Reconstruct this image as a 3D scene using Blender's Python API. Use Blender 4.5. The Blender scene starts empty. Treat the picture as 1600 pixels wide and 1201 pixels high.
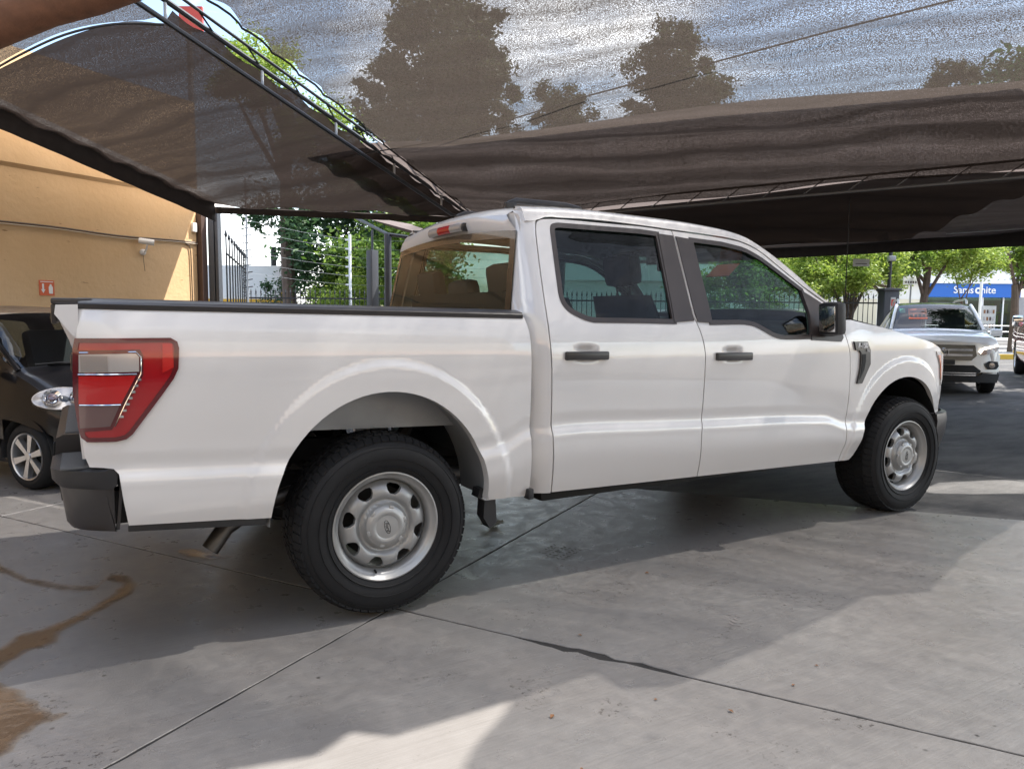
import bpy, bmesh, math, random
from mathutils import Vector, Matrix, Euler
from mathutils.geometry import delaunay_2d_cdt
import numpy as np
R = math.radians
random.seed(7); rng = np.random.default_rng(7)
sc = bpy.context.scene
col = sc.collection

# ------------------------------------------------------------------ camera, sky, sun, exposure
cd = bpy.data.cameras.new('camera'); cam = bpy.data.objects.new('camera', cd); col.objects.link(cam)
cd.sensor_fit = 'HORIZONTAL'; cd.sensor_width = 36.0; cd.lens = 26.237; cd.clip_start = 0.05; cd.clip_end = 2000
CAM = Vector((-1.103, -3.975, 1.3076))
_r = Vector((0.867903, -0.496662, 0.008449)); _u = Vector((0.038296, 0.083860, 0.995741)); _f = Vector((0.495255, 0.863884, -0.091802))
m3 = Matrix((_r, _u, -_f)).transposed()
cam.matrix_world = Matrix.Translation(CAM) @ m3.to_4x4()
sc.camera = cam

SUN_EL = R(58); SUN_D = Vector((0.98, -0.2, 0)).normalized()          # horizontal direction towards the sun
SUNV = Vector((SUN_D.x*math.cos(SUN_EL), SUN_D.y*math.cos(SUN_EL), math.sin(SUN_EL)))
w = bpy.data.worlds.new('World'); sc.world = w; w.use_nodes = True
nt = w.node_tree; nt.nodes.clear()
sky = nt.nodes.new('ShaderNodeTexSky'); sky.sky_type = 'NISHITA'; sky.sun_disc = False
sky.sun_elevation = SUN_EL; sky.sun_rotation = math.atan2(SUN_D.x, SUN_D.y); sky.air_density = 1.2; sky.dust_density = 1.5
tc = nt.nodes.new('ShaderNodeTexCoord')
mp = nt.nodes.new('ShaderNodeMapping'); mp.inputs['Scale'].default_value = (1.0, 1.0, 2.2); mp.inputs['Location'].default_value = (0.3, 0.1, 0.0)
nz = nt.nodes.new('ShaderNodeTexNoise'); nz.inputs['Scale'].default_value = 2.6; nz.inputs['Detail'].default_value = 8; nz.inputs['Roughness'].default_value = .58
cr = nt.nodes.new('ShaderNodeValToRGB'); cr.color_ramp.elements[0].position = .50; cr.color_ramp.elements[1].position = .66
mx = nt.nodes.new('ShaderNodeMix'); mx.data_type = 'RGBA'; mx.inputs[7].default_value = (10.0, 10.2, 10.5, 1)
bg = nt.nodes.new('ShaderNodeBackground'); bg.inputs[1].default_value = 0.14
wo = nt.nodes.new('ShaderNodeOutputWorld')
L = nt.links
L.new(tc.outputs['Generated'], mp.inputs[0]); L.new(mp.outputs[0], nz.inputs['Vector']); L.new(nz.outputs[0], cr.inputs[0])
L.new(cr.outputs[0], mx.inputs[0]); L.new(sky.outputs[0], mx.inputs[6]); L.new(mx.outputs[2], bg.inputs[0]); L.new(bg.outputs[0], wo.inputs[0])
sl = bpy.data.lights.new('sun', 'SUN'); sl.energy = 4.2; sl.angle = R(.53); sl.color = (1, .955, .89)
so = bpy.data.objects.new('sun', sl); col.objects.link(so); so.location = (8, -6, 20)
so.rotation_euler = (-SUNV).to_track_quat('-Z', 'Y').to_euler()
vs = sc.view_settings; vs.view_transform = 'Standard'; vs.look = 'None'; vs.gamma = 1; vs.use_curve_mapping = False; vs.exposure = 1.52
cy = sc.cycles; cy.use_denoising = True; cy.max_bounces = 8; cy.transparent_max_bounces = 24; cy.diffuse_bounces = 4; cy.glossy_bounces = 4; cy.transmission_bounces = 6
cy.caustics_reflective = False; cy.caustics_refractive = False; cy.sample_clamp_indirect = 6

# ------------------------------------------------------------------ materials
def nodes(name):
    m = bpy.data.materials.new(name); m.use_nodes = True
    n = m.node_tree; p = n.nodes['Principled BSDF']; return m, n, p
def coat(p, c, r=.03):
    p.inputs['Coat Weight'].default_value = c; p.inputs['Coat Roughness'].default_value = r
def mat(name, c, rough=.5, metal=0., ct=0., var=0., vs=20., bump=0., bs=200., em=0.):
    m, n, p = nodes(name)
    c4 = (*c, 1) if len(c) == 3 else c
    p.inputs['Base Color'].default_value = c4; p.inputs['Roughness'].default_value = rough; p.inputs['Metallic'].default_value = metal
    if ct: coat(p, ct)
    if em: p.inputs['Emission Color'].default_value = c4; p.inputs['Emission Strength'].default_value = em
    if var or bump:
        g = n.nodes.new('ShaderNodeNewGeometry')
    if var:
        t = n.nodes.new('ShaderNodeTexNoise'); t.inputs['Scale'].default_value = vs; t.inputs['Detail'].default_value = 6
        n.links.new(g.outputs['Position'], t.inputs['Vector'])
        x = n.nodes.new('ShaderNodeMix'); x.data_type = 'RGBA'
        x.inputs[6].default_value = (*[v*(1-var) for v in c4[:3]], 1); x.inputs[7].default_value = (*[min(1, v*(1+var)) for v in c4[:3]], 1)
        n.links.new(t.outputs[0], x.inputs[0]); n.links.new(x.outputs[2], p.inputs['Base Color'])
    if bump:
        t2 = n.nodes.new('ShaderNodeTexNoise'); t2.inputs['Scale'].default_value = bs; t2.inputs['Detail'].default_value = 3
        n.links.new(g.outputs['Position'], t2.inputs['Vector'])
        b = n.nodes.new('ShaderNodeBump'); b.inputs['Strength'].default_value = bump; b.inputs['Distance'].default_value = .01
        n.links.new(t2.outputs[0], b.inputs['Height']); n.links.new(b.outputs[0], p.inputs['Normal'])
    return m
def glass(name, tint, ior=1.5, rough=0.0):
    m = bpy.data.materials.new(name); m.use_nodes = True; n = m.node_tree; n.nodes.clear()
    o = n.nodes.new('ShaderNodeOutputMaterial'); t = n.nodes.new('ShaderNodeBsdfTransparent'); t.inputs[0].default_value = (*tint, 1)
    g = n.nodes.new('ShaderNodeBsdfGlossy'); g.inputs['Roughness'].default_value = rough
    f = n.nodes.new('ShaderNodeFresnel'); gg_ = n.nodes.new('ShaderNodeNewGeometry'); im = n.nodes.new('ShaderNodeMix'); im.inputs[2].default_value = ior; im.inputs[3].default_value = 1/ior
    n.links.new(gg_.outputs['Backfacing'], im.inputs[0]); n.links.new(im.outputs[0], f.inputs[0])
    x = n.nodes.new('ShaderNodeMixShader')
    n.links.new(f.outputs[0], x.inputs[0]); n.links.new(t.outputs[0], x.inputs[1]); n.links.new(g.outputs[0], x.inputs[2]); n.links.new(x.outputs[0], o.inputs[0])
    return m
def net_mat(name, c, lo, hi, grain, axis, bandw=.3, transl=.5, f0=.36, f1=.64):
    """knitted shade cloth: part open (transparent), part thread (diffuse + translucent); fine grain and soft bands of tension"""
    m = bpy.data.materials.new(name); m.use_nodes = True; n = m.node_tree; n.nodes.clear(); N = n.nodes.new; K = n.links.new
    o = N('ShaderNodeOutputMaterial'); g = N('ShaderNodeNewGeometry')
    t = N('ShaderNodeTexNoise'); t.inputs['Scale'].default_value = grain; t.inputs['Detail'].default_value = 2.5; t.inputs['Roughness'].default_value = .7
    K(g.outputs['Position'], t.inputs['Vector'])
    d = N('ShaderNodeVectorMath'); d.operation = 'DOT_PRODUCT'; d.inputs[1].default_value = axis; K(g.outputs['Position'], d.inputs[0])
    big = N('ShaderNodeTexNoise'); big.inputs['Scale'].default_value = .6; K(g.outputs['Position'], big.inputs['Vector'])
    ad = N('ShaderNodeMath'); ad.operation = 'MULTIPLY_ADD'; ad.inputs[1].default_value = .8; K(big.outputs[0], ad.inputs[0]); K(d.outputs['Value'], ad.inputs[2])
    b = N('ShaderNodeTexNoise'); b.noise_dimensions = '1D'; b.inputs['Scale'].default_value = 3.2; b.inputs['Detail'].default_value = 4; K(ad.outputs[0], b.inputs['W'])
    mr = N('ShaderNodeMapRange'); mr.inputs[1].default_value = f0; mr.inputs[2].default_value = f1; mr.inputs[3].default_value = lo; mr.inputs[4].default_value = hi; K(t.outputs[0], mr.inputs[0])
    mb = N('ShaderNodeMapRange'); mb.inputs[1].default_value = .3; mb.inputs[2].default_value = .7; mb.inputs[3].default_value = 1-bandw; mb.inputs[4].default_value = 1+bandw; K(b.outputs[0], mb.inputs[0])
    mu = N('ShaderNodeMath'); mu.operation = 'MULTIPLY'; mu.use_clamp = True; K(mr.outputs[0], mu.inputs[0]); K(mb.outputs[0], mu.inputs[1])
    cm = N('ShaderNodeMix'); cm.data_type = 'RGBA'; cm.inputs[6].default_value = (*[v*.72 for v in c], 1); cm.inputs[7].default_value = (*[v*1.3 for v in c], 1); K(b.outputs[0], cm.inputs[0])
    di = N('ShaderNodeBsdfDiffuse'); tr = N('ShaderNodeBsdfTranslucent'); K(cm.outputs[2], di.inputs[0]); K(cm.outputs[2], tr.inputs[0])
    x1 = N('ShaderNodeMixShader'); x1.inputs[0].default_value = transl; K(di.outputs[0], x1.inputs[1]); K(tr.outputs[0], x1.inputs[2])
    tp = N('ShaderNodeBsdfTransparent'); x2 = N('ShaderNodeMixShader'); K(mu.outputs[0], x2.inputs[0]); K(x1.outputs[0], x2.inputs[1]); K(tp.outputs[0], x2.inputs[2]); K(x2.outputs[0], o.inputs[0])
    return m
M = {}
def P(k, *a, **kw): M[k] = mat(k, *a, **kw)
P('white_paint', (.72, .70, .685), .36, 0, 1.); M['white_paint'].node_tree.nodes['Principled BSDF'].inputs['Coat IOR'].default_value = 1.75
P('black_plastic', (.022, .022, .024), .45, bump=.15, bs=900)
P('satin_black', (.028, .025, .025), .34, 0, .15)
P('trim_brown_black', (.045, .036, .035), .38)
P('gloss_black', (.008, .008, .009), .2, 0, .6)
P('rubber', (.014, .014, .015), .7, var=.25, vs=30); M['rubber'].node_tree.nodes['Principled BSDF'].inputs['Specular IOR Level'].default_value = .28
P('seal', (.012, .012, .012), .6)
P('steel_wheel', (.38, .38, .375), .40, .5, .15)
P('alloy', (.62, .62, .62), .3, .8)
P('chrome', (.8, .8, .8), .08, 1)
P('galv', (.33, .34, .35), .5, .4, var=.2, vs=9)
P('under', (.012, .012, .012), .75)
P('under_steel', (.05, .048, .046), .6, .5)
P('exhaust', (.12, .11, .10), .45, .9, var=.3, vs=30)
P('interior', (.025, .027, .03), .7)
P('seat_cloth', (.075, .076, .078), .85, var=.15, vs=120)
P('interior_grey', (.11, .11, .115), .6)
P('headliner', (.42, .40, .38), .9)
P('lens_red', (.34, .004, .008), .12, 0, 1)
P('lens_dark_red', (.10, .004, .008), .15, 0, 1)
P('lens_bright_red', (.48, .010, .010), .18, 0, 1)
P('lens_clear', (.52, .48, .45), .14, .25, 1)
P('lens_smoke', (.16, .095, .09), .14, .3, 1)
P('rib_grey', (.10, .105, .11), .5); P('lens_grey', (.36, .32, .29), .16, .2, 1)
P('amber', (.85, .23, .06), .2, 0, 1)
P('mirror', (.85, .87, .88), .02, 1)
P('wood_brown', (.19, .085, .045), .6, var=.45, vs=14, bump=.3, bs=60)
P('steel_dark', (.03, .032, .036), .45, .3, var=.2, vs=5)
P('post_grey', (.055, .058, .066), .5, .2, var=.2, vs=4)
P('column_brown', (.075, .042, .03), .6, var=.2, vs=6)
P('fence_black', (.016, .017, .02), .5)
P('cord', (.03, .03, .032), .7)
P('white_cord', (.55, .55, .55), .7)
P('cable', (.075, .05, .035), .6); P('pale_cable', (.5, .42, .32), .6)
P('cam_white', (.75, .75, .75), .35)
P('sign_orange', (.66, .13, .045), .5)
P('price_orange', (.80, .15, .055), .6)
P('ink', (.05, .03, .03), .7)
P('white_flat', (.80, .80, .79), .6)
P('white_wall', (.78, .77, .74), .8, var=.05, vs=2)
P('cream_wall', (.72, .66, .52), .8, var=.06, vs=2)
P('yellow_band', (.75, .42, .04), .7)
P('grey_wall', (.34, .33, .33), .8, var=.1, vs=1)
P('tan_tile', (.42, .27, .17), .8, var=.3, vs=3)
P('blue_sign', (.01, .115, .46), .4)
P('dark_window', (.03, .035, .04), .12)
P('paper', (.82, .82, .80), .7)
P('red_paint', (.30, .012, .018), .3, .2, 1)
P('black_paint', (.005, .005, .006), .3, 0, .35); M['black_paint'].node_tree.nodes['Principled BSDF'].inputs['Specular IOR Level'].default_value = .3
P('car_white', (.76, .76, .75), .3, 0, 1)
P('green_sticker', (.15, .45, .28), .5)
P('lamp_lit', (1, .93, .78), .3, em=2.2)
P('bark', (.12, .085, .065), .9, var=.4, vs=8, bump=.5, bs=25)
P('bark_dark', (.07, .055, .05), .9, var=.4, vs=8)
P('yellow_paint', (.62, .40, .05), .7)
P('red_tip', (.5, .05, .03), .5)
P('leaf_brown', (.20, .09, .035), .8)
P('foam', (.5, .55, .55), .6)
P('kerb', (.42, .40, .38), .8, var=.1, vs=6)
P('soil', (.16, .12, .08), .95, var=.3, vs=4)
M['glass_front'] = glass('glass_front', (.42, .58, .53))
M['glass_rear'] = glass('glass_rear', (.20, .30, .29), 1.5)
M['glass_back'] = glass('glass_back', (.50, .56, .52), 1.5)
M['glass_car'] = glass('glass_car', (.42, .46, .46), 1.6)
M['lamp_glass'] = glass('lamp_glass', (.9, .9, .9))

def leaf_mat(name, c, c2):
    m, n, p = nodes(name); N = n.nodes.new; K = n.links.new
    oi = N('ShaderNodeNewGeometry'); x = N('ShaderNodeMix'); x.data_type = 'RGBA'; x.inputs[6].default_value = (*c, 1); x.inputs[7].default_value = (*c2, 1)
    K(oi.outputs['Random Per Island'], x.inputs[0]); K(x.outputs[2], p.inputs['Base Color']); p.inputs['Roughness'].default_value = .55
    tr = N('ShaderNodeBsdfTranslucent'); K(x.outputs[2], tr.inputs[0]); ms = N('ShaderNodeMixShader'); ms.inputs[0].default_value = .45
    K(p.outputs[0], ms.inputs[1]); K(tr.outputs[0], ms.inputs[2]); K(ms.outputs[0], n.nodes['Material Output'].inputs[0]); return m
M['leaf_dark'] = leaf_mat('leaf_dark', (.035, .085, .04), (.085, .16, .055))
M['leaf_mid'] = leaf_mat('leaf_mid', (.08, .16, .025), (.22, .33, .05))
M['leaf_light'] = leaf_mat('leaf_light', (.15, .25, .03), (.36, .44, .08))
M['leaf_olive'] = leaf_mat('leaf_olive', (.045, .06, .025), (.09, .10, .04))

def concrete_mat():
    m, n, p = nodes('concrete'); N = n.nodes.new; K = n.links.new
    g = N('ShaderNodeNewGeometry')
    def noise(s, d=6, r=.6, vec=None):
        t = N('ShaderNodeTexNoise'); t.inputs['Scale'].default_value = s; t.inputs['Detail'].default_value = d; t.inputs['Roughness'].default_value = r
        K(vec or g.outputs['Position'], t.inputs['Vector']); return t.outputs[0]
    def ramp(v, a, b, ca=(0, 0, 0, 1), cb=(1, 1, 1, 1)):
        c = N('ShaderNodeValToRGB'); c.color_ramp.elements[0].position = a; c.color_ramp.elements[1].position = b
        c.color_ramp.elements[0].color = ca; c.color_ramp.elements[1].color = cb; K(v, c.inputs[0]); return c.outputs[0]
    def mixc(f, a, b, op='MIX'):
        x = N('ShaderNodeMix'); x.data_type = 'RGBA'; x.blend_type = op
        for i, v in ((0, f), (6, a), (7, b)):
            if hasattr(v, 'links') or not isinstance(v, (tuple, float, int)): K(v, x.inputs[i])
            else: x.inputs[i].default_value = v
        return x.outputs[2]
    base = ramp(noise(.9), .3, .72, (.395, .365, .345, 1), (.45, .42, .40, 1))
    base = mixc(.5, base, ramp(noise(5, 8, .7), .3, .7, (.74, .72, .70, 1), (1, 1, 1, 1)), 'MULTIPLY')
    # broom-brushed grain along the slab
    mpn = N('ShaderNodeMapping'); mpn.inputs['Rotation'].default_value = (0, 0, -R(32.3)); mpn.inputs['Scale'].default_value = (2.5, 120, 1); K(g.outputs['Position'], mpn.inputs[0])
    br = noise(1.0, 3, .6, mpn.outputs[0])
    base = mixc(.5, base, ramp(br, .3, .7, (.80, .79, .78, 1), (1.06, 1.06, 1.06, 1)), 'MULTIPLY')
    # small dark spots and worn print-like patches
    vo = N('ShaderNodeTexVoronoi'); vo.inputs['Scale'].default_value = 7.5; K(g.outputs['Position'], vo.inputs['Vector'])
    sp = ramp(vo.outputs['Distance'], .03, .075, (1, 1, 1, 1), (0, 0, 0, 1))
    sp = mixc(1., sp, ramp(noise(2.3), .50, .60), 'MULTIPLY')
    base = mixc(sp, base, (.07, .06, .052, 1))
    sc_ = mixc(1., ramp(noise(38, 4, .75), .56, .62), ramp(noise(2.1, 2), .58, .66), 'MULTIPLY')
    base = mixc(sc_, base, (.10, .085, .072, 1))
    # brownish tyre-dirt haze
    base = mixc(ramp(noise(.55, 3), .45, .75, (0, 0, 0, 1), (.35, .35, .35, 1)), base, (.30, .25, .225, 1))
    # wet patch where the truck was washed, drying at the edges
    def blob(cx, cy, sx, sy, rot):
        q = N('ShaderNodeMapping'); q.vector_type = 'TEXTURE'; q.inputs['Location'].default_value = (cx, cy, 0); q.inputs['Rotation'].default_value = (0, 0, rot); q.inputs['Scale'].default_value = (sx, sy, 1)
        K(g.outputs['Position'], q.inputs[0]); ln = N('ShaderNodeVectorMath'); ln.operation = 'LENGTH'
        s0 = N('ShaderNodeVectorMath'); s0.operation = 'MULTIPLY'; s0.inputs[1].default_value = (1, 1, 0); K(q.outputs[0], s0.inputs[0]); K(s0.outputs[0], ln.inputs[0])
        ad = N('ShaderNodeMath'); ad.operation = 'MULTIPLY_ADD'; ad.inputs[1].default_value = .9; K(noise(2.2, 7, .65), ad.inputs[0]); K(ln.outputs['Value'], ad.inputs[2])
        return ramp(ad.outputs[0], 1.30, 1.48, (1, 1, 1, 1), (0, 0, 0, 1))
    wet = mixc(1., blob(1.55, .0, 1.35, .62, .12), blob(.0, .0, 1.1, .75, -.5), 'LIGHTEN')
    base = mixc(wet, base, mixc(1., base, (.55, .56, .56, 1), 'MULTIPLY'))
    K(base, p.inputs['Base Color'])
    rr = mixc(wet, (.78, .78, .78, 1), ramp(noise(9, 5), .35, .65, (.26, .26, .26, 1), (.42, .42, .42, 1))); K(rr, p.inputs['Roughness'])
    hb = mixc(.5, br, noise(160, 4)); b = N('ShaderNodeBump'); b.inputs['Strength'].default_value = .35; b.inputs['Distance'].default_value = .006; K(hb, b.inputs['Height']); K(b.outputs[0], p.inputs['Normal'])
    return m
M['concrete'] = concrete_mat()
def asphalt_mat():
    m, n, p = nodes('asphalt'); N = n.nodes.new; K = n.links.new
    g = N('ShaderNodeNewGeometry'); t = N('ShaderNodeTexNoise'); t.inputs['Scale'].default_value = 1.1; t.inputs['Detail'].default_value = 9; t.inputs['Roughness'].default_value = .68
    mpn = N('ShaderNodeMapping'); mpn.inputs['Rotation'].default_value = (0, 0, R(30)); mpn.inputs['Scale'].default_value = (.8, 2.2, 1); K(g.outputs['Position'], mpn.inputs[0]); K(mpn.outputs[0], t.inputs['Vector'])
    c = N('ShaderNodeValToRGB'); e = c.color_ramp.elements; e[0].position = .36; e[0].color = (.035, .034, .036, 1); e[1].position = .62; e[1].color = (.13, .125, .12, 1); K(t.outputs[0], c.inputs[0])
    s = N('ShaderNodeTexNoise'); s.inputs['Scale'].default_value = 170; s.inputs['Detail'].default_value = 2; K(g.outputs['Position'], s.inputs['Vector'])
    x = N('ShaderNodeMix'); x.data_type = 'RGBA'; x.blend_type = 'MULTIPLY'; x.inputs[0].default_value = .6; K(c.outputs[0], x.inputs[6])
    c2 = N('ShaderNodeValToRGB'); c2.color_ramp.elements[0].position = .35; c2.color_ramp.elements[0].color = (.4, .4, .4, 1); c2.color_ramp.elements[1].position = .65; K(s.outputs[0], c2.inputs[0]); K(c2.outputs[0], x.inputs[7])
    K(x.outputs[2], p.inputs['Base Color']); p.inputs['Roughness'].default_value = .8
    b = N('ShaderNodeBump'); b.inputs['Strength'].default_value = .6; b.inputs['Distance'].default_value = .01; K(s.outputs[0], b.inputs['Height']); K(b.outputs[0], p.inputs['Normal'])
    return m
M['asphalt'] = asphalt_mat()
def ochre_mat():
    m, n, p = nodes('ochre_plaster'); N = n.nodes.new; K = n.links.new
    g = N('ShaderNodeNewGeometry'); t = N('ShaderNodeTexNoise'); t.inputs['Scale'].default_value = .8; t.inputs['Detail'].default_value = 7; K(g.outputs['Position'], t.inputs['Vector'])
    c = N('ShaderNodeValToRGB'); e = c.color_ramp.elements; e[0].position = .3; e[0].color = (.58, .375, .19, 1); e[1].position = .7; e[1].color = (.67, .455, .25, 1); K(t.outputs[0], c.inputs[0])
    mpn = N('ShaderNodeMapping'); mpn.inputs['Scale'].default_value = (5, 5, 22); K(g.outputs['Position'], mpn.inputs[0])
    s = N('ShaderNodeTexNoise'); s.inputs['Scale'].default_value = 1.; s.inputs['Detail'].default_value = 4; K(mpn.outputs[0], s.inputs['Vector'])
    c2 = N('ShaderNodeValToRGB'); c2.color_ramp.elements[0].position = .70; c2.color_ramp.elements[1].position = .76; K(s.outputs[0], c2.inputs[0])
    x = N('ShaderNodeMix'); x.data_type = 'RGBA'; K(c2.outputs[0], x.inputs[0]); K(c.outputs[0], x.inputs[6]); x.inputs[7].default_value = (.26, .14, .05, 1)
    K(x.outputs[2], p.inputs['Base Color']); p.inputs['Roughness'].default_value = .75
    t3 = N('ShaderNodeTexNoise'); t3.inputs['Scale'].default_value = 14; t3.inputs['Detail'].default_value = 6; K(g.outputs['Position'], t3.inputs['Vector'])
    b = N('ShaderNodeBump'); b.inputs['Strength'].default_value = .35; b.inputs['Distance'].default_value = .02; K(t3.outputs[0], b.inputs['Height']); K(b.outputs[0], p.inputs['Normal'])
    return m
M['ochre'] = ochre_mat()
def puddle_mat():
    m, n, p = nodes('muddy_water'); p.inputs['Base Color'].default_value = (.075, .046, .028, 1); p.inputs['Roughness'].default_value = .07; p.inputs['IOR'].default_value = 1.33
    t = n.nodes.new('ShaderNodeBsdfTransparent'); t.inputs[0].default_value = (.75, .6, .45, 1); x = n.nodes.new('ShaderNodeMixShader')
    g = n.nodes.new('ShaderNodeNewGeometry'); z = n.nodes.new('ShaderNodeTexNoise'); z.inputs['Scale'].default_value = 18; z.inputs['Detail'].default_value = 4; b = n.nodes.new('ShaderNodeBump'); b.inputs['Strength'].default_value = .12; b.inputs['Distance'].default_value = .01
    n.links.new(g.outputs['Position'], z.inputs['Vector']); n.links.new(z.outputs[0], b.inputs['Height']); n.links.new(b.outputs[0], p.inputs['Normal'])
    at = n.nodes.new('ShaderNodeAttribute'); at.attribute_name = 'water_depth'; z2 = n.nodes.new('ShaderNodeTexNoise'); z2.inputs['Scale'].default_value = 26; z2.inputs['Detail'].default_value = 5; n.links.new(g.outputs['Position'], z2.inputs['Vector'])
    ad = n.nodes.new('ShaderNodeMath'); ad.operation = 'MULTIPLY_ADD'; ad.inputs[1].default_value = .9; n.links.new(z2.outputs[0], ad.inputs[0]); n.links.new(at.outputs['Fac'], ad.inputs[2])
    mr = n.nodes.new('ShaderNodeMapRange'); mr.inputs[1].default_value = .45; mr.inputs[2].default_value = 1.25; mr.inputs[3].default_value = 1; mr.inputs[4].default_value = .38; n.links.new(ad.outputs[0], mr.inputs[0]); n.links.new(mr.outputs[0], x.inputs[0])
    t.inputs[0].default_value = (.97, .93, .88, 1); p.inputs['Base Color'].default_value = (.15, .09, .05, 1)
    n.links.new(p.outputs[0], x.inputs[1]); n.links.new(t.outputs[0], x.inputs[2]); n.links.new(x.outputs[0], n.nodes['Material Output'].inputs[0])
    return m
M['muddy'] = puddle_mat()
def transl_mat(name, c):
    m = bpy.data.materials.new(name); m.use_nodes = True; n = m.node_tree; n.nodes.clear(); o = n.nodes.new('ShaderNodeOutputMaterial'); d = n.nodes.new('ShaderNodeBsdfDiffuse'); t = n.nodes.new('ShaderNodeBsdfTranslucent'); x = n.nodes.new('ShaderNodeMixShader')
    d.inputs[0].default_value = (*c, 1); t.inputs[0].default_value = (*c, 1); x.inputs[0].default_value = .6; n.links.new(d.outputs[0], x.inputs[1]); n.links.new(t.outputs[0], x.inputs[2]); n.links.new(x.outputs[0], o.inputs[0]); return m
M['diffuser_sheet'] = transl_mat('diffuser_sheet', (.82, .79, .75)); M['paper'] = transl_mat('paper_sheet', (.82, .82, .80))
NETA = Vector((.817, .531, -.225)).normalized()
M['net_dense'] = net_mat('net_dense', (.042, .034, .028), .0, .42, 115, tuple(NETA), .45, .65, .43, .65)
M['net_left'] = net_mat('net_left', (.040, .031, .027), .0, .12, 105, tuple(NETA), .6, .28, .50, .70)
M['net_thin'] = net_mat('net_thin', (.05, .045, .042), .10, .52, 75, tuple(NETA), .15, .6)
M['net_back'] = net_mat('net_back', (.15, .122, .11), .0, .16, 80, tuple(NETA), .35, .5, .56, .78)
M['net_far'] = net_mat('net_far', (.16, .135, .126), .0, .10, 60, tuple(NETA), .35, .02, .58, .8)

# ------------------------------------------------------------------ mesh helpers
def ob(name, V, F, m, parent=None, smooth=True, ang=35, loc=None, rot=None):
    me = bpy.data.meshes.new(name); me.from_pydata([tuple(v) for v in V], [], F); me.validate(); me.update()
    if smooth:
        me.shade_smooth(); me.set_sharp_from_angle(angle=R(ang))
    for x in (m if isinstance(m, (list, tuple)) else [m]): me.materials.append(M[x] if isinstance(x, str) else x)
    o = bpy.data.objects.new(name, me); col.objects.link(o)
    if parent: o.parent = parent
    if loc is not None: o.location = loc
    if rot is not None: o.rotation_euler = rot
    return o
def empty(name, loc=(0, 0, 0), rz=0, parent=None):
    o = bpy.data.objects.new(name, None); col.objects.link(o); o.location = loc; o.rotation_euler = (0, 0, rz); o.empty_display_size = .2
    if parent: o.parent = parent
    return o
def tag(o, label=None, cat=None, group=None, kind=None):
    if label: o['label'] = label
    if cat: o['category'] = cat
    if group: o['group'] = group
    if kind: o['kind'] = kind
    return o
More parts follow.
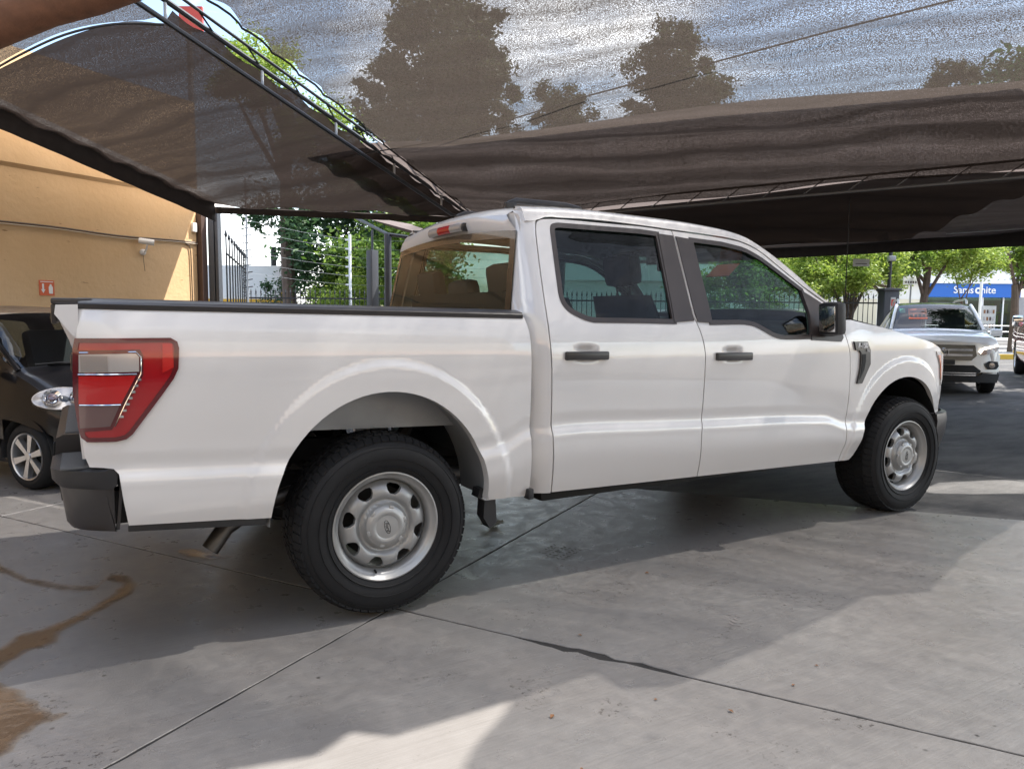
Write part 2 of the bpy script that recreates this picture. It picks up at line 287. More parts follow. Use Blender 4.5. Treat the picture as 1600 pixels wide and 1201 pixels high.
class B:
    def __init__(s): s.V = []; s.F = []
    def add(s, V, F):
        k = len(s.V); s.V += [Vector(v) for v in V]; s.F += [[i+k for i in f] for f in F]; return s
    def box(s, c, d, rot=None, bev=0.):
        bm = bmesh.new(); bmesh.ops.create_cube(bm, size=1)
        for v in bm.verts: v.co = Vector((v.co.x*d[0], v.co.y*d[1], v.co.z*d[2]))
        if bev: bmesh.ops.bevel(bm, geom=bm.edges[:], offset=bev, segments=2, affect='EDGES', profile=.6)
        Rm = Euler(rot).to_matrix() if rot else Matrix.Identity(3)
        bm.verts.index_update(); V = [Rm@v.co+Vector(c) for v in bm.verts]; F = [[v.index for v in f.verts] for f in bm.faces]; bm.free()
        return s.add(V, F)
    def tube(s, pts, r, n=8, cap=True):
        pts = [Vector(p) for p in pts]; rs = r if isinstance(r, (list, tuple)) else [r]*len(pts)
        V = []; F = []; up = None
        for i, p in enumerate(pts):
            t = (pts[min(i+1, len(pts)-1)]-pts[max(i-1, 0)]).normalized()
            if up is None: up = t.orthogonal().normalized()
            up = (up-t*up.dot(t)); up = up.normalized() if up.length > 1e-6 else t.orthogonal().normalized(); b = t.cross(up)
            for k in range(n):
                a = 2*math.pi*k/n; V.append(p+(up*math.cos(a)+b*math.sin(a))*rs[i])
        for i in range(len(pts)-1):
            for k in range(n): F.append([i*n+k, i*n+(k+1) % n, (i+1)*n+(k+1) % n, (i+1)*n+k])
        if cap: F.append(list(range(n))[::-1]); F.append([(len(pts)-1)*n+k for k in range(n)])
        return s.add(V, F)
    def lathe(s, prof, n=48, c=(0, 0, 0), axis='y', close=False):
        """prof: (radius, along-axis)"""
        V = []; F = []; m = len(prof)
        for k in range(n):
            a = 2*math.pi*k/n; ca, sa = math.cos(a), math.sin(a)
            for r, h in prof:
                q = {'y': (r*ca, h, r*sa), 'z': (r*ca, r*sa, h), 'x': (h, r*ca, r*sa)}[axis]
                V.append(Vector(q)+Vector(c))
        for k in range(n):
            for j in range(m if close else m-1):
                a, b = k*m+j, k*m+(j+1) % m; d, e = ((k+1) % n)*m+j, ((k+1) % n)*m+(j+1) % m; F.append([a, b, e, d])
        return s.add(V, F)
    def prism(s, poly, fn, h0, h1):
        """extrude a 2D polygon; fn(u,v,h)->3D"""
        n = len(poly); V = [fn(u, v, h0) for u, v in poly]+[fn(u, v, h1) for u, v in poly]
        F = [list(range(n)), list(range(2*n-1, n-1, -1))]+[[i, i+n, (i+1) % n+n, (i+1) % n] for i in range(n)]
        return s.add(V, F)
    def grid(s, f, nu, nv):
        V = [f(i/nu, j/nv) for i in range(nu+1) for j in range(nv+1)]
        F = [[i*(nv+1)+j, (i+1)*(nv+1)+j, (i+1)*(nv+1)+j+1, i*(nv+1)+j+1] for i in range(nu) for j in range(nv)]
        return s.add(V, F)
    def build(s, name, m, parent=None, recalc=False, **k):
        if recalc:
            bm = bmesh.new(); vs_ = [bm.verts.new(v) for v in s.V]
            for f in s.F:
                try: bm.faces.new([vs_[i] for i in f])
                except ValueError: pass
            bmesh.ops.remove_doubles(bm, verts=bm.verts, dist=1e-5)
            bmesh.ops.recalc_face_normals(bm, faces=bm.faces); bm.verts.index_update()
            V = [v.co.copy() for v in bm.verts]; F = [[v.index for v in f.verts] for f in bm.faces]; bm.free()
            return ob(name, V, F, m, parent, **k)
        return ob(name, s.V, s.F, m, parent, **k)
def spl(pts, n=6):
    """Catmull-Rom through 2D/3D points"""
    P_ = [np.array(p, float) for p in pts]; out = []
    for i in range(len(P_)-1):
        a = P_[max(i-1, 0)]; b = P_[i]; c = P_[i+1]; d = P_[min(i+2, len(P_)-1)]
        for k in range(n):
            t = k/n; out.append(tuple(.5*((2*b)+(c-a)*t+(2*a-5*b+4*c-d)*t*t+(-a+3*b-3*c+d)*t**3)))
    out.append(tuple(P_[-1])); return out
def resamp(poly, d):
    out = []
    for i in range(len(poly)):
        a = np.array(poly[i], float); b = np.array(poly[(i+1) % len(poly)], float); L_ = np.linalg.norm(b-a)
        if L_ < 1e-5: continue
        k = max(1, int(math.ceil(L_/d)))
        for j in range(k): out.append(tuple(a+(b-a)*j/k))
    return out
def inset(poly, d):
    P_ = np.array(poly, float); n = len(P_); ar = .5*sum(P_[i][0]*P_[(i+1) % n][1]-P_[(i+1) % n][0]*P_[i][1] for i in range(n)); s = 1 if ar > 0 else -1
    out = []
    for i in range(n):
        e1 = P_[i]-P_[i-1]; e2 = P_[(i+1) % n]-P_[i]; e1 = e1/(np.linalg.norm(e1)+1e-9); e2 = e2/(np.linalg.norm(e2)+1e-9)
        n1 = np.array([-e1[1], e1[0]])*s; n2 = np.array([-e2[1], e2[0]])*s; b = n1+n2; l = b@b
        b = b/ max(l, .6)*2 if l > 1e-6 else n1
        out.append(tuple(P_[i]+b*d))
    return out
def inside(pts, poly):
    P_ = np.array(pts, float); Q = np.array(poly, float); r = np.zeros(len(P_), bool); n = len(Q)
    for i in range(n):
        x1, y1 = Q[i]; x2, y2 = Q[(i+1) % n]
        c = ((y1 > P_[:, 1]) != (y2 > P_[:, 1])); 
        with np.errstate(all='ignore'): xi = (x2-x1)*(P_[:, 1]-y1)/(y2-y1+1e-30)+x1
        r ^= c & (P_[:, 0] < xi)
    return r
def dist_poly(pts, poly):
    P_ = np.array(pts, float); d = np.full(len(P_), 1e9); n = len(poly)
    for i in range(n):
        a = np.array(poly[i]); b = np.array(poly[(i+1) % n]); ab = b-a; t = np.clip(((P_-a)@ab)/(ab@ab+1e-12), 0, 1)
        d = np.minimum(d, np.linalg.norm(P_-a-t[:, None]*ab, axis=1))
    return d
def tri2d(outer, holes, gx, gz, bd=None):
    bd = bd or min(gx, gz)*1.2
    rings = [resamp(outer, bd)]+[resamp(h, bd) for h in holes]
    V = []; E = []
    for r in rings:
        k = len(V); V += r; E += [(k+i, k+(i+1) % len(r)) for i in range(len(r))]
    a = np.array(rings[0]); x0, z0 = a.min(0); x1, z1 = a.max(0)
    g = [(x, z) for x in np.arange(x0+gx*.37, x1, gx) for z in np.arange(z0+gz*.37, z1, gz)]
    if g:
        g = np.array(g); ok = inside(g, rings[0])
        for h in rings[1:]: ok &= ~inside(g, h)
        for r in rings: ok &= dist_poly(g, r) > min(gx, gz)*.45
        V = V+[tuple(q) for q in g[ok]]
    vo, eo, fo, *_ = delaunay_2d_cdt([Vector(v) for v in V], E, [], 0, 1e-6)
    c = np.array([[(vo[f[0]].x+vo[f[1]].x+vo[f[2]].x)/3, (vo[f[0]].y+vo[f[1]].y+vo[f[2]].y)/3] for f in fo])
    ok = inside(c, rings[0])
    for h in rings[1:]: ok &= ~inside(c, h)
    return [(v.x, v.y) for v in vo], [list(f) for f, k in zip(fo, ok) if k]
def panel(name, outer, wf, m, parent, holes=(), side=-1, flange=.03, gx=.045, gz=.024, off=0., gap=.0035, nrm=True, bd=None):
    """skin panel lying on the body-side surface y = side*(wf(x,z)+off), with returned edges"""
    o2 = inset(outer, gap) if gap else outer; h2 = [inset(h, -0.0) for h in holes]
    vo, fo = tri2d(o2, h2, gx, gz, bd)
    V = [Vector((x, side*(wf(x, z)+off), z)) for x, z in vo]; N_ = []
    for x, z in vo:
        e = .004; dx = (wf(x+e, z)-wf(x-e, z))/(2*e); dz = (wf(x, z+e)-wf(x, z-e))/(2*e); N_.append(Vector((-dx, side, -dz)).normalized())
    F = []; LN = []
    for f in fo:
        a, b, c = (V[i] for i in f); fn = (b-a).cross(c-a)
        if fn.dot(Vector((0, side, 0))) < 0: f = f[::-1]
        F.append(f); LN += [N_[i] for i in f]
    cnt = {}
    for f in F:
        for i in range(3):
            e = (f[i], f[(i+1) % 3]); cnt[tuple(sorted(e))] = None if tuple(sorted(e)) in cnt else e
    idx = {}
    for e in cnt.values():
        if e is None or not flange: continue
        for i in e:
            if i not in idx: idx[i] = len(V); V.append(V[i]+Vector((0, -side*flange, 0)))
        f = [e[1], e[0], idx[e[0]], idx[e[1]]]; fn = (V[f[1]]-V[f[0]]).cross(V[f[2]]-V[f[0]]).normalized(); F.append(f); LN += [fn]*4
    o = ob(name, V, F, m, parent, smooth=False)
    me = o.data
    if nrm and len(me.loops) == len(LN):
        me.shade_smooth(); me.normals_split_custom_set([tuple(n) for n in LN])
    return o
def text_mesh(name, s, size, m, parent, mw, ext=.002, shear=0, bold=0.):
    cu = bpy.data.curves.new(name, 'FONT'); cu.body = s; cu.size = size; cu.extrude = ext; cu.align_x = 'CENTER'; cu.align_y = 'CENTER'; cu.shear = shear; cu.offset = bold
    t = bpy.data.objects.new('tmp_text', cu); col.objects.link(t); dg = bpy.context.evaluated_depsgraph_get()
    me = bpy.data.meshes.new_from_object(t.evaluated_get(dg)); bpy.data.objects.remove(t); bpy.data.curves.remove(cu)
    me.name = name; me.materials.clear(); me.materials.append(M[m]); me.transform(mw)
    o = bpy.data.objects.new(name, me); col.objects.link(o)
    if parent: o.parent = parent
    return o
def frame(o, ex, ey):
    ex = Vector(ex).normalized(); ez = ex.cross(Vector(ey)).normalized(); ey = ez.cross(ex)
    return Matrix.Translation(Vector(o)) @ Matrix((ex, ey, ez)).transposed().to_4x4()
# plan frame of the yard (origin under the photographer, r to the right, f forward)
RT = Vector((.867547, -.497355, 0)); FW = Vector((.497355, .867547, 0)); O0 = Vector((CAM.x, CAM.y, 0))
def G(r, f, z=0.): return O0+RT*r+FW*f+Vector((0, 0, z))
YAWC = math.atan2(RT.y, RT.x)                                          # rotation that turns +X to RT
# ================================================================== GROUND
g0 = ob('ground', [(-400, -400, -.016), (400, -400, -.016), (400, 400, -.016), (-400, 400, -.016)], [[0, 1, 2, 3]], 'asphalt', smooth=False); tag(g0, kind='structure')
pav = empty('concrete_pavement', (.05, -.9, 0)); tag(pav, 'grey brushed concrete slab paving under the truck', 'pavement', kind='structure')
SA = Vector((.845, .535, 0)).normalized(); SB = Vector((SA.y, -SA.x, 0))
def aedge(b): return 2.94+.165*(b-1.15)
def slab(i, j, chip=0):
    b0, b1 = j*3.1, (j+1)*3.1; a0 = i*2.94
    c = [(a0, b0), ((i+1)*2.94 if i < 0 else aedge(b0), b0), ((i+1)*2.94 if i < 0 else aedge(b1), b1), (a0, b1)]
    c = inset(c, .0055); near = (i, j) in ((0, 0), (-1, 0), (0, -1), (-1, -1), (-1, 1), (0, 1), (-2, 0), (-2, 1))
    pl = resamp(c, .05) if near else c; rr = random.Random(i*31+j*7+5)
    if near:
        q = []
        for k, (a, b) in enumerate(pl):
            h = .0018
            t = a
            if abs(b-.006) < .004 and .12 < 1 and (i, j) in ((0, 0),): h = .0018
            q.append((a+rr.uniform(-h, h), b+rr.uniform(-h, h)))
        if (i, j) in ((0, 0), (-1, 0)):        # spalled edge along the cross joint
            q2 = []
            for (a, b) in q:
                sp = math.exp(-((b-1.0)/.22)**2)
                if abs(a) < .03: a += (1 if i == 0 else -1)*sp*rr.uniform(.0, .045)
                q2.append((a, b))
            q = q2
        pl = q
    top = inset(pl, .002)
    def w3(q, z): return SA*q[0]+SB*q[1]+Vector((0, 0, z))
    n = len(pl); V = [w3(q, 0) for q in top]+[w3(q, -.002) for q in pl]+[w3(q, -.06) for q in pl]
    F = [list(range(n))]+[[k, k+n, (k+1) % n+n, (k+1) % n] for k in range(n)]+[[k+n, k+2*n, (k+1) % n+2*n, (k+1) % n+n] for k in range(n)]
    bm = bmesh.new(); vv = [bm.verts.new(v) for v in V]
    for f in F: bm.faces.new([vv[k] for k in f])
    bmesh.ops.recalc_face_normals(bm, faces=bm.faces); 
    if bm.faces[0].normal.z < 0:
        for f in bm.faces: f.normal_flip()
    me = bpy.data.meshes.new('slab'); bm.to_mesh(me); bm.free(); me.materials.append(M['concrete'])
    o = bpy.data.objects.new('slab', me); col.objects.link(o); o.parent = pav
for i in range(-4, 1):
    for j in range(-4, 3): slab(i, j)
P('joint', (.022, .02, .019), .9)
q = [SA*a+SB*b+Vector((0, 0, -.0035)) for a, b in ((-12, -12.4), (aedge(-12.4)-.02, -12.4), (aedge(9.3)-.02, 9.3), (-12, 9.3))]
ob('joint_filler', q, [[0, 1, 2, 3]], 'joint', pav, smooth=False)

def sheet(name, poly, z, m, label, cat):
    vo, fo = tri2d(poly, [], .016, .016, .03); V = [(x, y, z) for x, y in vo]; dd = dist_poly(vo, poly)
    F = [f if (Vector(V[f[1]])-Vector(V[f[0]])).cross(Vector(V[f[2]])-Vector(V[f[0]])).z > 0 else f[::-1] for f in fo]
    o = ob(name, V, F, m); tag(o, label, cat, kind='structure')
    if len(o.data.vertices) == len(dd): o.data.attributes.new('water_depth', 'FLOAT', 'POINT').data.foreach_set('value', np.clip(dd/.045, 0, 1).astype(np.float32))
    return o
_st = [(-1.718, .875), (-1.526, .607), (-1.385, .304), (-1.232, .112), (-1.099, .03), (-1.035, .178), (-.959, .105), (-.926, -.034), (-.955, -.17), (-1.066, -.318), (-1.14, -.389), (-1.232, -.502), (-1.24, -.607), (-1.335, -.645), (-1.398, -.755), (-1.511, -.947), (-1.8, -.8), (-1.55, -.601), (-1.434, -.553), (-1.382, -.448), (-1.308, -.424), (-1.223, -.37), (-1.128, -.27), (-1.036, -.12), (-.985, 0), (-1.057, .07), (-1.11, -.04), (-1.244, .04), (-1.40, .22), (-1.53, .50), (-1.73, .70)]
def rough(poly, d=.05, a=.012, seed=1):
    rr = random.Random(seed); return [(x+rr.uniform(-a, a), y+rr.uniform(-a, a)) for x, y in resamp(poly, d)]
sheet('puddle', rough(_st, .06, .008, 3), .004, 'muddy', 'narrow winding trickle of muddy brown water across the concrete', 'water')
sheet('puddle', rough([(-1.9, -.9), (-1.569, -.761), (-1.407, -.893), (-1.35, -.961), (-1.322, -1.051), (-1.278, -1.142), (-1.229, -1.215), (-1.171, -1.229), (-1.215, -1.258), (-1.276, -1.268), (-1.322, -1.357), (-1.365, -1.427), (-1.474, -1.52), (-1.8, -1.7)], .05, .012, 4), .004, 'muddy', 'broad puddle of muddy brown water on the concrete', 'water')
sheet('puddle', rough([(-.725, .415), (-.625, .439), (-.505, .222), (-.44, .162), (-.563, .157), (-.659, .256)], .05, .01, 5), .004, 'muddy', 'small muddy puddle under the exhaust tailpipe', 'water')

P('dirt_print', (.085, .07, .06), .9); P('faint_print', (.26, .235, .22), .9)
def tyre_print(x, y, ang, nr, nc, seed, keep=.8):
    b = B(); rr = random.Random(seed); D = Vector((math.cos(ang), math.sin(ang), 0)); N_ = Vector((-D.y, D.x, 0))
    for i in range(nr):
        for j in range(nc):
            if rr.random() > keep: continue
            c = D*(i*.032+rr.uniform(-.004, .004))+N_*((j-nc/2)*.034)+Vector((0, 0, .0022)); l, w_ = rr.uniform(.006, .016), rr.uniform(.003, .007); t = D*.6+N_*.8*(1 if j % 2 else -1); t.normalize(); n_ = Vector((-t.y, t.x, 0))
            b.add([c-t*l-n_*w_, c+t*l-n_*w_*.6, c+t*l*.9+n_*w_, c-t*l+n_*w_*.7], [[0, 1, 2, 3]])
    o = b.build('tyre_print', 'dirt_print' if seed == 0 else 'faint_print', smooth=False, loc=(x, y, 0)); o['kind'] = 'stuff'; tag(o, None, None); return o
for k, (x, y, a_, nr, nc, kp) in enumerate([(1.05, -.62, .45, 7, 6, .9), (1.0, -.80, -.55, 9, 4, .5), (.72, -.95, -.55, 9, 4, .35), (1.6, -.95, -.5, 8, 4, .3), (1.25, -1.75, .5, 8, 3, .3)]):
    o = tyre_print(x, y, a_, nr, nc, k, kp); tag(o, ['dark ribbed tyre print on the dry concrete beside the cab', 'faint dotted tyre dirt trail on the concrete'][0 if k == 0 else 1], 'tyre print')
# dry leaves and crumbs on the slabs
_lf = ob('dry_leaf', [(-.012, 0, 0), (0, -.007, .004), (.013, 0, .002), (0, .008, .006)], [[0, 1, 2, 3]], 'leaf_brown', smooth=False)
for k, (x, y) in enumerate([(.55, -2.10), (.72, -2.28), (1.05, -2.26), (1.25, -2.2), (.18, -2.02), (.62, -1.55), (.1, -2.3), (1.35, -1.1)]):
    o = _lf if k == 0 else _lf.copy()
    if k: col.objects.link(o)
    o.location = (x, y, .0025); o.rotation_euler = (0, 0, k*1.7); o.scale = [.6+.5*((k*37) % 10)/10]*3
    tag(o, 'tiny dry brown leaf scrap lying on the concrete', 'leaf', 'dry leaf scraps on the concrete')
# crumpled scrap under the door sill
b = B(); b.grid(lambda u, v: Vector(((u-.5)*.13, (v-.5)*.07, .012+.018*math.sin(u*7+v*3)*math.sin(v*5))), 8, 6)
tag(b.build('plastic_scrap', 'foam', loc=(1.06, .03, .008), smooth=False), 'crumpled pale plastic scrap on the wet floor under the truck', 'litter')

# ================================================================== OCHRE WALL
WD = Vector((.837, .547, 0)).normalized(); WN = Vector((WD.y, -WD.x, 0))        # along the wall / out of it
W0 = Vector((.60, 8.45, 0))-WN*.55+WD*.26
def wl(s, z, o=0.): return W0+WD*s+WN*o+Vector((0, 0, z))
wr = empty('ochre_wall', tuple(W0)); tag(wr, 'tall ochre yellow plastered boundary wall with a projecting upper band', 'wall')
def wbox(b, s0, s1, z0, z1, o0, o1):
    V = [wl(s, z, o)-W0 for s in (s0, s1) for z in (z0, z1) for o in (o0, o1)]
    b.add(V, [[0, 1, 3, 2], [4, 6, 7, 5], [0, 4, 5, 1], [2, 3, 7, 6], [1, 5, 7, 3], [0, 2, 6, 4]])
b = B(); wbox(b, -18, 0, -.02, 3.12, -.25, 0); b.build('wall_face', 'ochre', wr, recalc=True, smooth=False)
b = B(); n = 40
pts = [(0, 3.12), (.05, 3.17), (.05, 4.6), (-.25, 4.6), (-.25, 3.12)]
V = [wl(s, z, o)-W0 for s in (-18, 0) for o, z in pts]; F = [[k, (k+1) % 5, (k+1) % 5+5, k+5] for k in range(5)]+[[4, 3, 2, 1, 0], [5, 6, 7, 8, 9]]
b.add(V, F); b.build('upper_band', 'ochre', wr, recalc=True, smooth=False)
def wall_cable(name, z0, z1, r, sag, m, label, o=.02):
    c = B(); P_ = [wl(-14+14*t, z0+(z1-z0)*t+sag*math.sin(t*19)*.6+sag*math.sin(t*47)*.4, o) for t in np.linspace(0, 1, 60)]
    c.tube(P_, r, 5); tag(c.build(name, m), label, 'cable')
wall_cable('wall_cable', 2.435, 2.42, .013, .02, 'cable', 'dark cable clipped along the ochre wall, upper of the pair')
wall_cable('wall_cable', 2.385, 2.40, .006, .025, 'pale_cable', 'thin pale cable drooping just under the dark one on the ochre wall', .03)
b = B(); b.tube([wl(-.22, 2.39, .02), wl(-.15, 2.37, .02), wl(-.13, 2.25, .02), wl(-.12, 1.4, .02), wl(-.12, .6, .02)], .009, 5)
tag(b.build('drop_cable', 'cable'), 'thin cable running straight down the ochre wall beside the column', 'cable')
# security camera
cc = empty('security_camera', tuple(wl(-.98, 2.2, .0))); tag(cc, 'white bullet security camera on a bracket on the ochre wall', 'camera')
b = B(); b.lathe([(.0, 0), (.045, 0), (.045, .03), (.02, .05), (0, .05)], 16, axis='z'); o = b.build('base', 'cam_white', cc); o.rotation_euler = (R(90), 0, math.atan2(WD.y, WD.x))
b = B(); v0 = WN*.05; b.tube([v0, v0+Vector((0, 0, .03))+WN*.04, v0+Vector((0, 0, .11))+WN*.07], .014, 8); b.build('bracket', 'cam_white', cc)
dirc = (WD*.75+WN*.6+Vector((0, 0, -.12))).normalized(); pc = WN*.11+Vector((0, 0, .15))
b = B(); b.lathe([(0, -.11), (.035, -.11), (.042, -.09), (.045, .08), (.045, .10), (.038, .10)], 20, axis='x'); o = b.build('housing', 'cam_white', cc); o.location = pc; o.rotation_euler = dirc.to_track_quat('X', 'Z').to_euler()
b = B(); b.lathe([(0, .092), (.038, .092), (.038, .10), (0, .088)], 20, axis='x'); o = b.build('lens', 'gloss_black', cc); o.location = pc; o.rotation_euler = dirc.to_track_quat('X', 'Z').to_euler()
b = B(); b.tube([WN*.02, WN*.025+Vector((0, 0, -.12)), WN*.02+WD*.02+Vector((0, 0, -.28))], .004, 4); b.build('lead', 'cable', cc)
# fire-extinguisher sign
sg = empty('extinguisher_sign', tuple(wl(-2.42, 1.52, .004))); tag(sg, 'small orange red fire extinguisher sign with white arrow on the ochre wall', 'sign')
FR = frame((0, 0, 0), WD, (0, 0, 1)); FR.translation = Vector((0, 0, 0))
def flat(poly, z0, z1): 
    b = B(); b.prism(poly, lambda u, v, h: FR@Vector((u, v, h)), z0, z1); return b
flat([(-.1, 0), (.1, 0), (.1, .2), (-.1, .2)], 0, .004).build('plate', 'sign_orange', sg, recalc=True, smooth=False)
flat([(-.062, .155), (-.038, .155), (-.038, .08), (-.022, .08), (-.05, .03), (-.078, .08), (-.062, .08)], .0045, .006).build('arrow', 'white_flat', sg, recalc=True, smooth=False)
flat([(.025, .025), (.075, .025), (.078, .11), (.065, .13), (.06, .15), (.04, .15), (.035, .13), (.022, .11)], .0045, .006).build('extinguisher_shape', 'white_flat', sg, recalc=True, smooth=False)
flat([(-.085, .175), (.085, .175), (.085, .185), (-.085, .185)], .0045, .006).build('caption_bar', 'white_flat', sg, recalc=True, smooth=False)
# column at the end of the wall
cl = empty('steel_column', tuple(wl(.12, 0, .1))); tag(cl, 'dark steel canopy column with brown flange at the end of the ochre wall', 'column')
b = B(); b.box(wl(.07, 1.46, .02)-wl(.12, 0, .1), (.10, .16, 2.92), (0, 0, math.atan2(WD.y, WD.x))); b.build('flange', 'column_brown', cl, smooth=False)
b = B(); b.box(Vector((.085, .02, 1.47)), (.10, .12, 2.94), (0, 0, YAWC), .01); b.build('shaft', 'post_grey', cl)
b = B(); b.box(Vector((.17, -.02, 1.47)), (.05, .16, 2.94), (0, 0, YAWC), .008); b.build('web', 'post_grey', cl)
b = B(); b.box(wl(-.06, 2.66, .03)-wl(.12, 0, .1), (.07, .05, .14), (0, 0, math.atan2(WD.y, WD.x)), .006); b.build('junction_box', 'white_flat', cl)

# ================================================================== SHADE NETS
def zR(x, y): return 2.75-.2143*(x-4.09)-.0939*(y-6.19)
def zL(x, y): return 2.92-.1482*(x-.687)-.1957*(y-8.255)
nA = Vector((.2087, .0915, .9737))
def sunmap(x, y):
    """where the ray from the sun to the paving point (x,y) crosses the right-hand net"""
    d = (Vector((4.09, 6.19, 2.75))-Vector((x, y, 0))).dot(nA)/SUNV.dot(nA); p = Vector((x, y, 0))+SUNV*d; return (p.x, p.y)
AH = Vector((.839, .545))                                    # plan direction of fall
def net(name, poly, zf, m, label, amp=.02, wl_=.42, g=.13, sag=0., lift=0.):
    vo, fo = tri2d(poly, [], g, g, bd=.08); V = []
    c = np.mean(np.array(poly), axis=0)
    for x, y in vo:
        s = x*AH.x+y*AH.y; t = -x*AH.y+y*AH.x
        ph = 2*math.pi*s/wl_+.9*math.sin(t*.8+s*.35)+.5*math.sin(s*1.7)
        V.append((x, y, zf(x, y)+lift+amp*(math.sin(ph)+.5*math.sin(ph*.47+t*.5))+.03*math.sin(t*.9)*math.sin(s*.7)))
    F = [f if (Vector(V[f[1]])-Vector(V[f[0]])).cross(Vector(V[f[2]])-Vector(V[f[0]])).z > 0 else f[::-1] for f in fo]
    o = ob(name, V, F, m, ang=180); tag(o, label, 'shade net'); return o
def scallop(a, b, n, d):
    """hem pulled taut at grommets, hanging in shallow bays between them; d = bay depth to the right of a->b"""
    a = np.array(a); b = np.array(b); t = b-a; nn = np.array([t[1], -t[0]])/np.linalg.norm(t); out = []
    for k in range(n):
        for q in (0, .18, .5, .82): out.append(tuple(a+t*((k+q)/n)+nn*d*(math.sin(math.pi*q)**.8 if q else 0)))
    return out
T2 = lambda t: (4.09+.401*t, 6.19-.916*t)
bnd = [sunmap(*q) for q in [(-.3, -1.88), (.1, -1.86), (.477, -1.831), (.5, -1.99), (.671, -2.047), (.941, -2.029), (1.5, -1.94), (2.09, -1.843), (2.4, -1.95), (2.73, -1.837), (3.144, -1.705), (4.247, -1.467)]]
strip = [sunmap(*q) for q in [(4.9, -1.3), (5.3, -1.2), (5.1, -1.05), (4.75, -.88), (4.5, -.72), (4.5, -.60), (4.92, -.52), (5.4, -.68), (5.7, -.85)]]
ledge = [sunmap(*q) for q in [(-2.7, -1.5), (-.75, -1.82), (-.56, -1.86), (-.42, -1.79)]]
notch = [sunmap(*q) for q in [(-1.7, 2.5), (-1.15, 1.6), (-.55, .9), (-.45, .60), (-.55, .40), (-.72, .39), (-.95, .47), (-1.24, .475), (-1.5, .08), (-2.4, -.5)]]
gapedge = [(3.96, 6.05), (2.9, 5.27), (2.08, 4.68)]
hem = scallop((2.08, 4.68), (-.08, 3.02), 7, -.05)+[(-.08, 3.02), (-.5, 2.72)]
R_poly = [T2(.1), gapedge[1]]+hem+notch+ledge+bnd+strip+[T2(8.3), T2(6), T2(3)]
net('shade_net', R_poly, zR, 'net_dense', 'large grey brown shade net with the sky showing through, stretched above the truck')
S_poly = [sunmap(-.18, -2.12)]+[(x+.01, y+.01) for x, y in bnd[1:]]+[sunmap(*q) for q in [(4.9, -1.30), (7.5, -2.5), (9, -9), (4, -14), (-6, -14), (-9, -6), (-2.7, -1.48), (-.92, -1.78), (-.75, -2.4), (-.3, -2.4)]]  # unseen net shaped for paving brightness, extended rearwards to cut side light
net('shade_net', S_poly, zR, 'net_thin', 'thin open-weave shade net added out of view to dim the light beside the truck', g=.25)
N_poly = [sunmap(*q) for q in [(-1.7, 2.47), (-1.17, 1.6), (-.57, .9), (-.47, .60), (-.56, .42), (-.72, .41), (-.95, .49), (-1.25, .49), (-1.51, .1), (-2.42, -.48), (-3.5, 1.0), (-2.8, 2.2)]]  # unseen panel added to leave paler light on the paving at left
net('shade_net', N_poly, zR, 'net_thin', 'unseen thin shade net panel added to lighten the concrete behind the tailgate', g=.2)
Bk = [(1.55, 5.75), (2.66, 4.13), (3.81, 2.06), (4.71, .52), (5.4, -.7), (5.72, -.72), (7.2, -.5), (8.3, 2), (6.5, 6.5), (4.6, 7.6)]
net('shade_net', Bk, lambda x, y: zR(x, y)+.10, 'net_back', 'second darker shade net layer overlapping the rear of the large net', amp=.03, wl_=.6, g=.2)
def zF(x, y):
    t = ((x-4.09)*.916+(y-6.19)*.401)/7.0; return 2.74-.02*t-.10*math.sin(math.pi*min(max(t, 0), 1))*0
F_poly = [T2(.05), T2(3), T2(6), T2(8.8), (13.3, -2.1), (12.14, 2.52), (11.15, 6.39), (10.3, 9.7)]
net('shade_net', F_poly, zF, 'net_far', 'flat dark shade net beyond the lattice truss towards the street', amp=.02, wl_=.8, g=.25)
seam = spl([(-.36, 3.80), (-.75, 4.05), (-1.15, 4.5), (-1.55, 5.15), (-1.95, 5.9)], 5)
T1 = lambda t: (4.12-.843*t, 6.40-.538*t)                     # along truss 1 from its low end
eave = [(.687, 8.255), (-.6, 7.42), (-1.86, 6.60), (-2.6, 6.12)]
L_poly = [T1(.0), T1(1.5), T1(3), T1(4.2), T1(5.25)]+seam+[eave[3], eave[2], eave[1], eave[0]]+[(2.0, 7.55), (3.2, 6.9)]
net('shade_net', L_poly, zL, 'net_left', 'brown shade net between the ochre wall and the ladder truss', amp=.022, wl_=.5)
U_poly = [(-.40, 3.74)]+[(x-.03, y-.02) for x, y in seam[2:]]+[(-2.66, 6.05), (-3.2, 5.3), (-2.3, 5.2)]+scallop((-1.95, 5.05), (-.72, 3.52), 6, .05)
net('shade_net', U_poly, zL, 'net_dense', 'pale see-through shade net strip seamed to the brown net', amp=.012)
net('shade_net', [(-2.75, 5.9), (-2.5, 5.0), (-2.25, 3.0), (-2.6, .5), (-8, -3), (-13, -1), (-8, 3)], zL, 'net_left', 'brown shade net added out of view to keep sun off the ochre wall', g=.3)  # unseen net added to keep the sun off the wall mirrored in the car
b = B(); b.tube([(x, y, zL(x, y)-.012) for x, y in seam], .012, 6); tag(b.build('seam_cord', 'cord'), 'dark stitched cord along the seam of the brown net', 'cord')
b = B(); _e = spl([(.93, 8.415)]+eave+[(-6, 3.85), (-13, -.75)], 4); V = []  # added sheet out of view, spreads sun softly down the ochre wall
for x, y in _e: V += [tuple(Vector((x, y, zL(x, y)+.075))+WN*.12), tuple(Vector((x, y, zL(x, y)+.09))-WN*.82)]
b.add(V, [[2*k, 2*k+1, 2*k+3, 2*k+2] for k in range(len(_e)-1)]); tag(b.build('added_diffuser', 'diffuser_sheet'), 'added unseen white sheet between brown net and ochre wall, diffusing the sun', 'light diffuser')
